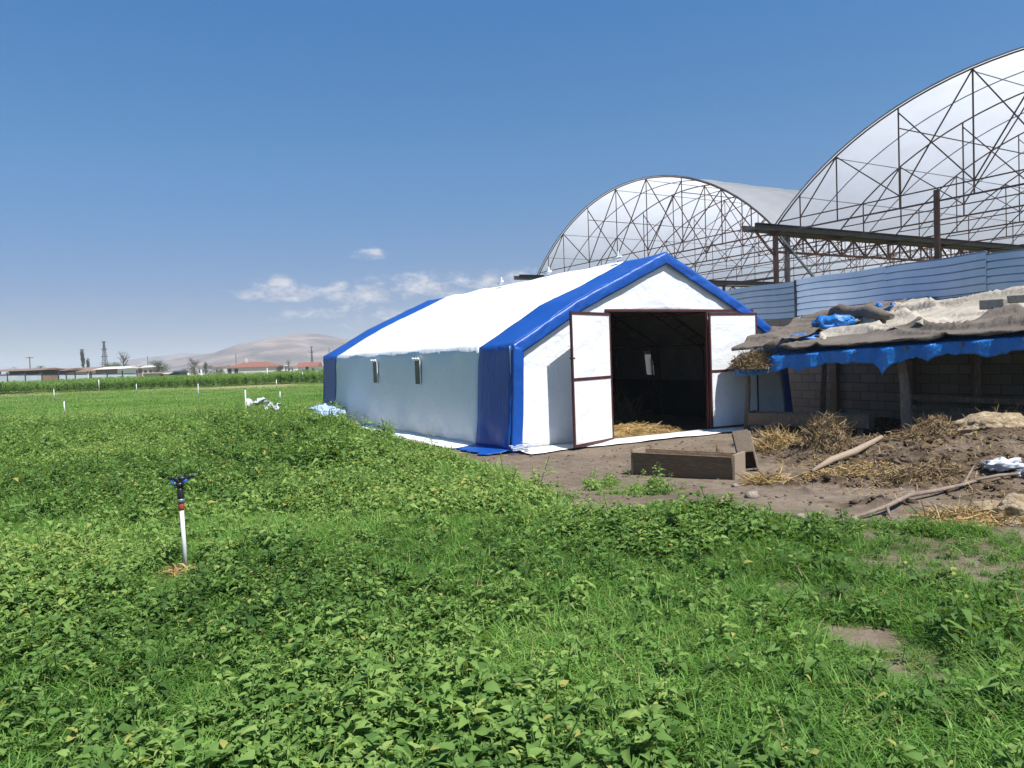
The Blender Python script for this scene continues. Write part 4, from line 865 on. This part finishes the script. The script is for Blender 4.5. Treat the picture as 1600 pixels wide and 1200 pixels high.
def clods():
    rg = np.random.default_rng(5); bm = bmesh.new(); bmesh.ops.create_icosphere(bm, subdivisions=1, radius=1); V0 = np.array([v.co[:] for v in bm.verts]); F0 = np.array([[v.index for v in f.verts] for f in bm.faces]); bm.free()
    poly = np.array(MANURE); lo = poly.min(0); hi = poly.max(0); x = lo[0] + (hi[0] - lo[0]) * rg.random(60000); y = lo[1] + (hi[1] - lo[1]) * rg.random(60000); y = np.minimum(y, 18)
    k = (man_f(x, y) > .25) & (abs(x / y) < .8); x = x[k][:16000]; y = y[k][:16000]
    # clods thrown over the bare yard, thinner
    x2 = RNG.uniform(-1, 9, 4000); y2 = RNG.uniform(6, 15, 4000); k2 = (dirt_f(x2, y2) > .6) & ~in_tent(x2, y2, .5); x2 = x2[k2]; y2 = y2[k2]
    xs = np.concatenate([x, x2]); ys = np.concatenate([y, y2]); n = len(xs); r = .006 + .034 * rg.random(n) ** 4; r[len(x):] *= .55
    jit = 1 + .35 * rg.normal(size=(n, len(V0), 1)); sc = np.stack([r * (1 + .6 * rg.random(n)), r * (1 + .3 * rg.random(n)), r * .75], 1)
    a = rg.random(n) * 6.28; W_ = V0[None] * jit * sc[:, None]; X = W_[:, :, 0] * np.cos(a)[:, None] - W_[:, :, 1] * np.sin(a)[:, None]; Y = W_[:, :, 0] * np.sin(a)[:, None] + W_[:, :, 1] * np.cos(a)[:, None]
    z = terrain(xs, ys) + r * .3; Vv = np.stack([X + xs[:, None], Y + ys[:, None], W_[:, :, 2] + z[:, None]], -1).reshape(-1, 3); F = (F0[None] + (np.arange(n) * len(V0))[:, None, None]).reshape(-1, 3)
    tn = np.clip(.35 + .2 * rg.normal(size=n), 0, 1); tn[len(x):] += .35; o = fast_mesh('manure_clods', Vv, np.zeros((0, 4), int), F, np.repeat(np.clip(tn, 0, 1), len(V0)), M['clod']); tag(o, 'dark crumbs of manure and earth strewn over the yard', 'manure', kind='stuff')
    # loose straws over the manure
    n = 11000; k = (man_f(lo[0] + (hi[0] - lo[0]) * rg.random(1), np.array([9.0])) >= 0); x = lo[0] + (hi[0] - lo[0]) * rg.random(n * 5); y = lo[1] + (hi[1] - lo[1]) * rg.random(n * 5); k = inpoly(x, y, MANURE) & (y < 17) & (abs(x / y) < .8); x = x[k][:n]; y = y[k][:n]; n = len(x)
    L = .03 + .11 * rg.random(n); b = rg.random(n) * 6.28; e = rg.normal(size=n) * .25; z = terrain(x, y) + .02 + .02 * rg.random(n); d = np.stack([np.cos(b), np.sin(b), np.sin(e)], 1) * L[:, None]; w = np.stack([-np.sin(b), np.cos(b), 0 * b], 1) * .0028; p = np.stack([x, y, z], 1)
    Vv = np.stack([p - w, p + w, p + d + w, p + d - w], 1).reshape(-1, 3); F = np.arange(n * 4).reshape(-1, 4); tag(fast_mesh('loose_straw', Vv, F, tint=np.repeat(rg.random(n), 4), m=M['straw']), 'loose straws strewn over the dark manure', 'straw', kind='stuff')
clods()
# plastic sheets by the tent's far corner
def sheet(u, v, w, d, seed, m, label, h=.12, ang=0):
    c = G(u, v); c[2] = float(terrain(c[0], c[1])) + .34; n = 26; Pg = np.zeros((n, n, 3))
    for i in range(n):
        for j in range(n):
            x = (i / (n - 1) - .5) * w * (1 + .25 * math.sin(j * .5 + seed)); y = (j / (n - 1) - .5) * d * (1 + .2 * math.sin(i * .4 + seed)); xx = x * math.cos(ang) - y * math.sin(ang); yy = x * math.sin(ang) + y * math.cos(ang)
            Pg[i, j] = c + np.array([xx, yy, h * (2 * float(fbm(np.array(i * .13 + seed), np.array(j * .13), seed, 3)) - .6)])
    tag(MB().grid(Pg).build('plastic_sheet', M[m], solid=.004), label, 'plastic sheet')
sheet(402, 650, .55, .8, 3, 'plastic', 'white crumpled plastic sheet beside the white riser pole', .28); sheet(428, 656, .4, .6, 6, 'plastic', 'small whitish plastic sheet caught in the weeds', .22); sheet(512, 668, .75, 1.6, 9, 'plastic_blue', 'bluish shiny plastic sheet lying on weeds before the tent corner', .26, .3)
tag(MB().box(G(633, 697) + ZZ * .01, np.array([.30, .06, 0]), np.array([-.04, .14, 0]), ZZ * .06).build('brick', mat('dusty_brick', (.42, .26, .19), (.33, .21, .16), 9, .95, 0, .4)), 'dusty reddish brick lying by the skirt of the tent', 'brick')

# ------------------------------------------------------------------ sprinkler and far riser poles
def sprinkler():
    b = G(291, 897); b[2] = float(terrain(b[0], b[1])); s = 6.05 / 1180
    t = thing('sprinkler', 'white pipe sprinkler with black head in the near weeds', 'sprinkler', b); lean = np.array([-.022, 0, 1.0])
    Q = lambda z, dx=0, dy=0: b + lean * z + np.array([dx, dy, 0])
    MB().tube([Q(-.05), Q(.50)], .0165, 12).build('pipe', M['pvc'], t)
    c = MB(); c.tube([Q(.492), Q(.505), Q(.545), Q(.556)], [.018, .024, .024, .019], 12); c.build('collar', M['redpart'], t)
    MB().tube([Q(.553), Q(.565), Q(.58), Q(.585)], [.028, .031, .031, .026], 12).build('coupling', M['galv'], t)
    MB().tube([Q(.57), Q(.60), Q(.66), Q(.67)], [.024, .027, .024, .020], 10).build('connector', M['black'], t)
    h = MB(); h.tube([Q(.66), Q(.69), Q(.715)], [.018, .030, .034], 10); h.tube([Q(.70), Q(.745, -.02), Q(.752, -.085)], [.022, .018, .009], 8); h.tube([Q(.70), Q(.742, .03), Q(.765, .11), Q(.772, .145)], [.022, .018, .012, .005], 8); h.tube([Q(.73, -.035), Q(.752, 0), Q(.745, .05)], .016, 8); h.build('head', M['black'], t)
    a = MB(); a.tube([Q(.715, -.045, -.02), Q(.735, -.06, -.02), Q(.70, -.035, -.022)], .009, 7); a.tube([Q(.715, .03, -.025), Q(.74, .07, -.025)], .009, 7); a.build('nozzle', M['bluepart'], t)
sprinkler()
def riser_pole():
    t = thing('riser_pole', '', 'pole', (0, 0, 0), 0, 'irrigation risers across the field'); MB().tube([(0, 0, -.1), (.01, 0, .94)], .019, 8).build('pipe', M['pvc'], t); MB().tube([(.01, 0, .925), (.01, 0, 1.0)], [.023, .015], 8).build('cap', M['galv'], t); return t
poles = [(385, 655, 50, 'tallest white riser pole beside crumpled plastic sheets'), (310, 622, 24, 'white riser pole in open grass right of the field middle'), (213.5, 615, 16, 'short white riser pole before the maize left of the middle'), (101, 648, 23, 'nearest riser pole at the left part of the field'), (85, 625, 18, 'white riser pole just behind the nearest left one'), (155, 611, 19, 'thin riser pole at the maize edge below the grey fence'), (437.5, 626, 17, 'white riser pole between plastic sheets and tent'), (432, 606, 14, 'short riser pole on the dry strip near the tent'), (138, 604, 21, 'riser pole in front of the rusty fence panel'), (418, 597, 24, 'riser pole in the maize before the red roofed house'), (473, 598, 18, 'riser pole in the maize before the small white house'), (295, 597, 16, 'riser pole in the maize left of the red roofed house'), (316, 597, 20, 'riser pole standing near the dark tree in the maize'), (89, 600, 12, 'small riser pole at the left maize edge')]
proto = riser_pole()
for i, (u, v, hp, lab) in enumerate(poles):
    o = proto if i == 0 else copy_tree(proto); b = G(u, v); o.location = (b[0], b[1], float(terrain(b[0], b[1]))); hgt_ = hp / FPX * b[1] * 1.02; o.scale = (max(1, b[1] / 45), max(1, b[1] / 45), hgt_); o.rotation_euler = (0, random.gauss(0, .02), 0); o['label'] = lab

# ------------------------------------------------------------------ far edge of the field: fence, sheds, houses, masts, trees
def AT(u, v, dep): return P(u, v, dep)
def far_fence():
    D0, D3 = 96, 118; us = [-40, 12, 40, 66, 92, 104, 118, 138, 143, 168, 192, 215]
    p0 = AT(-40, 598, D0); t = thing('metal_fence', 'long grey sheet fence with dark posts at the far left', 'fence', (p0[0], p0[1], 0))
    def pt(u, v):
        dep = D0 + (D3 - D0) * (u + 40) / 255; return P(u, v, dep)
    vb = lambda u: 598 - (u + 40) * .030; vt = lambda u: 586 - (u + 40) * .010
    for a, b in zip(us[:-1], us[1:]):
        m = 'roof_brown' if (a, b) in ((66, 92), (138, 143)) else 'fencegrey'
        A, B2, C, D = pt(a, vb(a)), pt(b, vb(b)), pt(b, vt(b)), pt(a, vt(a)); A[2] = B2[2] = -.8
        MB().box(A, B2 - A, np.array([0, .06, 0]), D - A).build('sheet_panel', M[m], t)
        MB().bar(D - np.array([0, .06, 0]), C - np.array([0, .06, 0]), .07).build('rail', M['darksteel'], t)
    for u in us: q = pt(u, vb(u)); MB().box(q + np.array([-.09, -.14, -.8]), (.18, 0, 0), (0, .12, 0), (0, 0, 2.0)).build('post', M['darksteel'], t)
far_fence()
def house(name, label, cat, u0, u1, vt, ve, vb, dep, depth, wallm, roofm, ridge='x', wins=(), hip=False, chimney=None, open_front=False):
    A = AT(u0, vb, dep); Bp = AT(u1, vb, dep); w = Bp[0] - A[0]; ze = AT((u0 + u1) / 2, ve, dep)[2]; zt = AT((u0 + u1) / 2, vt, dep)[2]; zb = float(terrain(A[0], dep)) - .1; x0 = A[0]
    t = thing(name, label, cat, ((A[0] + Bp[0]) / 2, dep, zb)); ov = .45
    if open_front:
        MB().box((x0, dep + depth - .2, zb), (w, 0, 0), (0, .2, 0), (0, 0, ze - zb)).build('back_wall', M[wallm], t)
        n = max(3, int(w / 4))
        for i in range(n + 1): MB().box((x0 + w * i / n - .1, dep, zb), (.2, 0, 0), (0, .2, 0), (0, 0, ze - zb)).build('post', M['darkhole'], t)
    else:
        MB().box((x0, dep, zb), (w, 0, 0), (0, depth, 0), (0, 0, ze - zb)).build('wall', M[wallm], t)
    r = MB(); X0, X1, Y0, Y1 = x0 - ov, x0 + w + ov, dep - ov, dep + depth + ov; ym = (Y0 + Y1) / 2; xm = (X0 + X1) / 2; z = ze + .02
    if hip: i = min(w, depth) * .4; r.add([(X0, Y0, z), (X1, Y0, z), (X1, Y1, z), (X0, Y1, z), (X0 + i, ym, zt), (X1 - i, ym, zt)], [(0, 1, 5, 4), (1, 2, 5), (2, 3, 4, 5), (3, 0, 4), (0, 3, 2, 1)])
    elif ridge == 'x': r.add([(X0, Y0, z), (X1, Y0, z), (X1, Y1, z), (X0, Y1, z), (X0, ym, zt), (X1, ym, zt)], [(0, 1, 5, 4), (1, 2, 5), (2, 3, 4, 5), (3, 0, 4), (0, 3, 2, 1)])
    else: r.add([(X0, Y0, z), (X1, Y0, z), (X1, Y1, z), (X0, Y1, z), (xm, Y0, zt), (xm, Y1, zt)], [(0, 1, 4), (1, 2, 5, 4), (2, 3, 5), (3, 0, 4, 5), (0, 3, 2, 1)])
    rf = r.build('roof', M[roofm], t)
    if chimney: cx = x0 + w * chimney; MB().box((cx, ym - .3, ze), (.6, 0, 0), (0, .6, 0), (0, 0, zt - ze + 1.0)).build('chimney', M['cream'], rf)
    for k, (a, b, c, d) in enumerate(wins):
        MB().box((x0 + w * a, dep - .03, ze - (ze - zb) * c), (w * (b - a), 0, 0), (0, .05, 0), (0, 0, (ze - zb) * (c - d))).build('window', M['darkhole'], t)
    return t
house('farm_house', 'red hip roofed house with pale walls beyond the maize', 'house', 355, 428, 565.5, 573.5, 588, 205, 9, 'cream', 'roof_red', hip=True, chimney=.28, wins=((.02, .10, .62, .1), (.16, .24, .62, .1)))
house('farm_house', 'small white house with red gable roof left of the tent', 'house', 466, 495, 566, 573, 586, 210, 5.5, 'whitewall', 'roof_red', ridge='x', wins=((.42, .58, .9, .0), (.75, .88, .75, .2)))
house('shed', 'pale low shed half hidden by the blue tent corner', 'shed', 496, 520, 569, 572, 586, 260, 8, 'whitewall', 'fencegrey')
house('cattle_shed', 'long open fronted cattle shed with dark shade at the far left', 'shed', -30, 62, 576.5, 580, 598, 150, 9, 'darkhole', 'roof_brown', open_front=True)
house('cattle_shed', 'second open shed with rusty low roof behind the fence', 'shed', 62, 98, 576, 580, 596, 156, 9, 'darkhole', 'roof_brown', open_front=True)
house('barn', 'long barn with rusty sloping roof behind the grey fence', 'barn', 98, 155, 574, 581, 594, 160, 14, 'cream', 'roof_brown')
house('barn', 'barn with pale roof edge and reddish front at the fence end', 'barn', 150, 184, 573, 577, 592, 150, 10, 'roof_brown', 'cream'); house('shed', 'white block shed beside the barn at the fence end', 'shed', 184, 193, 574, 576, 592, 150, 6, 'whitewall', 'whitewall')
house('shed', 'pale square shed among trees beyond the maize', 'shed', 222, 242, 571, 574, 590, 190, 6, 'cream', 'cream', wins=((.2, .4, .6, .2), (.6, .8, .6, .2))); house('shed', 'long cream low wall shed right of the fence end', 'shed', 224, 250, 582, 584, 593, 130, 4, 'cream', 'roof_brown')
house('shed', 'little white hut beside the dark blue box', 'hut', 256, 265, 582.5, 584, 594, 130, 3, 'whitewall', 'cream'); house('shed', 'dark blue box hut at the maize edge', 'hut', 271, 281, 579.5, 581.5, 594, 130, 3, 'vantruck', 'vantruck')
for (u0, u1, vt, ve, lab) in ((308, 322, 571, 573, 'tiny white house right of the dark tree'), (334, 352, 571, 573, 'low greyish house left of the red hip roof'), (432, 446, 571, 572, 'distant white hut just right of the red hip roof'), (448, 462, 571.5, 573, 'distant pale wall between the two red roofs'), (200, 216, 572.5, 574, 'pale distant house beside the bare tree')):
    house('distant_house', lab, 'house', u0, u1, vt, ve, 587, 330, 8, 'cream' if u0 % 4 else 'whitewall', 'roof_brown' if u0 % 3 else 'cream', wins=((.2, .35, .7, .3), (.6, .75, .7, .3)))
def pylon(u, vt, vb, dep, label, wfrac=.14, arms=((.98, .5), (.78, .62), (.58, .7))):
    b = AT(u, vb, dep); top = AT(u, vt, dep)[2]; zb = float(terrain(b[0], dep)); H = top - zb; w = H * wfrac; c = np.array([b[0], dep, zb]); t = thing('power_pylon', label, 'pylon', c); m = MB(); n = 9
    for sx in (-1, 1):
        for sy in (-1, 1): m.bar(c + np.array([sx * w / 2, sy * w / 2, 0]), c + np.array([sx * w * .08, sy * w * .08, H]), .22)
    for i in range(n):
        a = i / n; e = (i + 1) / n; wa = w / 2 * (1 - .84 * a); we = w / 2 * (1 - .84 * e)
        for sy in (-1, 1): m.bar(c + np.array([-wa, sy * wa, H * a]), c + np.array([we, sy * we, H * e]), .14); m.bar(c + np.array([wa, sy * wa, H * a]), c + np.array([-we, sy * we, H * e]), .14)
    m.build('lattice_tower', M['darksteel'], t)
    for z, l in arms: MB().bar(c + np.array([-w * l * .9, 0, H * z]), c + np.array([w * l * .9, 0, H * z]), .3, .45).build('cross_arm', M['darksteel'], t)
pylon(165, 533, 588, 420, 'tall lattice power pylon behind the barns'); pylon(488.5, 541, 586, 480, 'thin lattice pylon rising beside the small white house', .10, ((.97, .8), (.75, 1.0))); 
def mast(u, vt, vb, dep, label, r=.16, arm=True):
    b = AT(u, vb, dep); top = AT(u, vt, dep)[2]; zb = float(terrain(b[0], dep)); c = np.array([b[0], dep, zb]); t = thing('utility_pole', label, 'pole', c); MB().tube([c, c + ZZ * (top - zb)], [r, r * .8], 6).build('shaft', M['bark'], t)
    if arm: MB().bar(c + np.array([-.9, 0, top - zb - .3]), c + np.array([.9, 0, top - zb - .3]), .16).build('cross_arm', M['bark'], t)
mast(48, 557, 590, 190, 'utility pole with cross arm above the cattle shed'); mast(370, 553, 588, 230, 'thin utility pole beside the red hip roof', .13, False); mast(516, 543, 588, 250, 'utility pole just left of the tent corner', .14, False); mast(232, 556, 588, 240, 'thin mast among the far trees', .12, False)
def tree(name, label, u, vt, vb, dep, wpx, kind, m, seed):
    rg = np.random.default_rng(seed); b = AT(u, vb, dep); top = AT(u, vt, dep)[2]; zb = float(terrain(b[0], dep)); H = top - zb; w = wpx / FPX * dep / 2; c = np.array([b[0], dep, zb]); t = thing(name, label, 'tree', c)
    tr = MB(); tr.tube([c, c + ZZ * H * .4, c + ZZ * H * .85], [H * .03, H * .02, H * .008], 6); tips = []
    for i in range(16 if kind != 'bare' else 26):
        q = .2 + .7 * rg.random(); a = rg.random() * 6.28; L = w * (1.05 - .5 * q) * (.6 + .6 * rg.random()); p0 = c + ZZ * H * q * .85; p1 = p0 + np.array([math.cos(a) * L, math.sin(a) * L, H * (.12 + .14 * rg.random())]); p1[2] = min(p1[2], c[2] + H); tr.tube([p0, (p0 + p1) / 2 + ZZ * .1, p1], [H * .010, H * .008, H * .004], 4); tips += [p1, (p0 + p1) / 2]
        if kind == 'bare':
            for _ in range(3): k = p1 - (p1 - p0) * rg.random() * .6; tr.tube([k, k + np.array([rg.normal() * w * .2, rg.normal() * w * .2, H * .10 * rg.random()])], [H * .005, H * .003], 3)
    tr.build('trunk', M['bark'], t); n = {'bare': 260, 'full': 2600, 'thin': 900}[kind]; cen = np.array([tips[i] for i in rg.integers(0, len(tips), n)]); pos = cen + rg.normal(size=(n, 3)) * np.array([w * .2, w * .2, H * .06]); pos[:, 2] = np.clip(pos[:, 2], c[2] + H * .06, c[2] + H)
    s = H * (.022 if kind != 'bare' else .012); d1 = rg.normal(size=(n, 3)); d1 /= np.linalg.norm(d1, axis=1)[:, None]; d2 = np.cross(d1, rg.normal(size=(n, 3))); d2 /= np.linalg.norm(d2, axis=1)[:, None]
    V = np.stack([pos - d1 * s, pos + d2 * s * .6, pos + d1 * s, pos - d2 * s * .6], 1).reshape(-1, 3) - c; o = fast_mesh('crown', V, np.arange(n * 4).reshape(-1, 4), tint=np.repeat(np.clip(.5 + .25 * rg.normal(size=n), 0, 1), 4), m=M[m]); o.parent = t
for a in (('bushy_tree', 'wide grey green tree left of the little white hut', 248, 563, 592, 170, 30, 'full', 'hazetree', 1), ('bare_tree', 'tall nearly bare tree above the white block shed', 194, 547, 590, 180, 22, 'bare', 'hazetree', 2), ('bare_tree', 'dark thin branched tree between hut and red roof', 305, 559, 590, 170, 20, 'thin', 'hazetree', 3), ('poplar_tree', 'slim tall poplar behind the rusty barn roof', 131, 546, 590, 260, 6, 'thin', 'hazetree', 4), ('poplar_tree', 'shorter slim poplar right of the tall poplar', 138.5, 558, 590, 230, 5, 'thin', 'hazetree', 5), ('bushy_tree', 'low green tree crowns behind the pale roofed barn', 176, 566, 590, 220, 34, 'full', 'hazetree2', 6), ('bushy_tree', 'flat green tree above the second open shed', 66, 572, 592, 230, 28, 'full', 'hazetree2', 7), ('bushy_tree', 'low dark bushes left of the red hip roofed house', 336, 574, 592, 180, 36, 'full', 'hazetree', 8), ('bushy_tree', 'round dark bush right of the red hip roofed house', 438, 571, 590, 190, 13, 'full', 'hazetree', 9), ('bushy_tree', 'small dark bush beside the little white hut', 212, 573, 592, 160, 24, 'full', 'hazetree', 10), ('bushy_tree', 'yellowish bush in front of the low greyish house', 345, 577, 592, 170, 14, 'full', 'hazetree2', 11),('bushy_tree', 'small dark tree crown just left of the grey green tree', 229, 572, 592, 210, 14, 'full', 'hazetree', 12), ('bushy_tree', 'low hedge of dark bushes behind the dark blue hut', 285, 576, 592, 200, 26, 'full', 'hazetree', 13), ('poplar_tree', 'thin young tree beside the pale low house', 322, 565, 590, 210, 6, 'thin', 'hazetree', 14), ('bushy_tree', 'grey bush behind the first open cattle shed', 20, 574, 592, 220, 30, 'full', 'hazetree', 15), ('bare_tree', 'small bare tree between the two red roofs', 452, 562, 590, 240, 12, 'bare', 'hazetree', 16)): tree(*a)

# ------------------------------------------------------------------ haze
def haze():
    m = bpy.data.materials.new('haze_air'); m.use_nodes = True; t = NT(m.node_tree); t.n.clear(); out = t.add('ShaderNodeOutputMaterial'); v = t.add('ShaderNodeVolumePrincipled'); v.inputs['Color'].default_value = (.70, .77, .86, 1); v.inputs['Density'].default_value = HAZE; v.inputs['Anisotropy'].default_value = .1; t.l.new(v.outputs[0], out.inputs['Volume'])
    o = MB().box((-5500, -500, -9), (11000, 0, 0), (0, 6500, 0), (0, 0, 99)).build('haze', m, loc=(0, 0, 0)); tag(o, 'thin pale haze over the whole plain', 'haze', kind='stuff')
HAZE = .00042
haze()
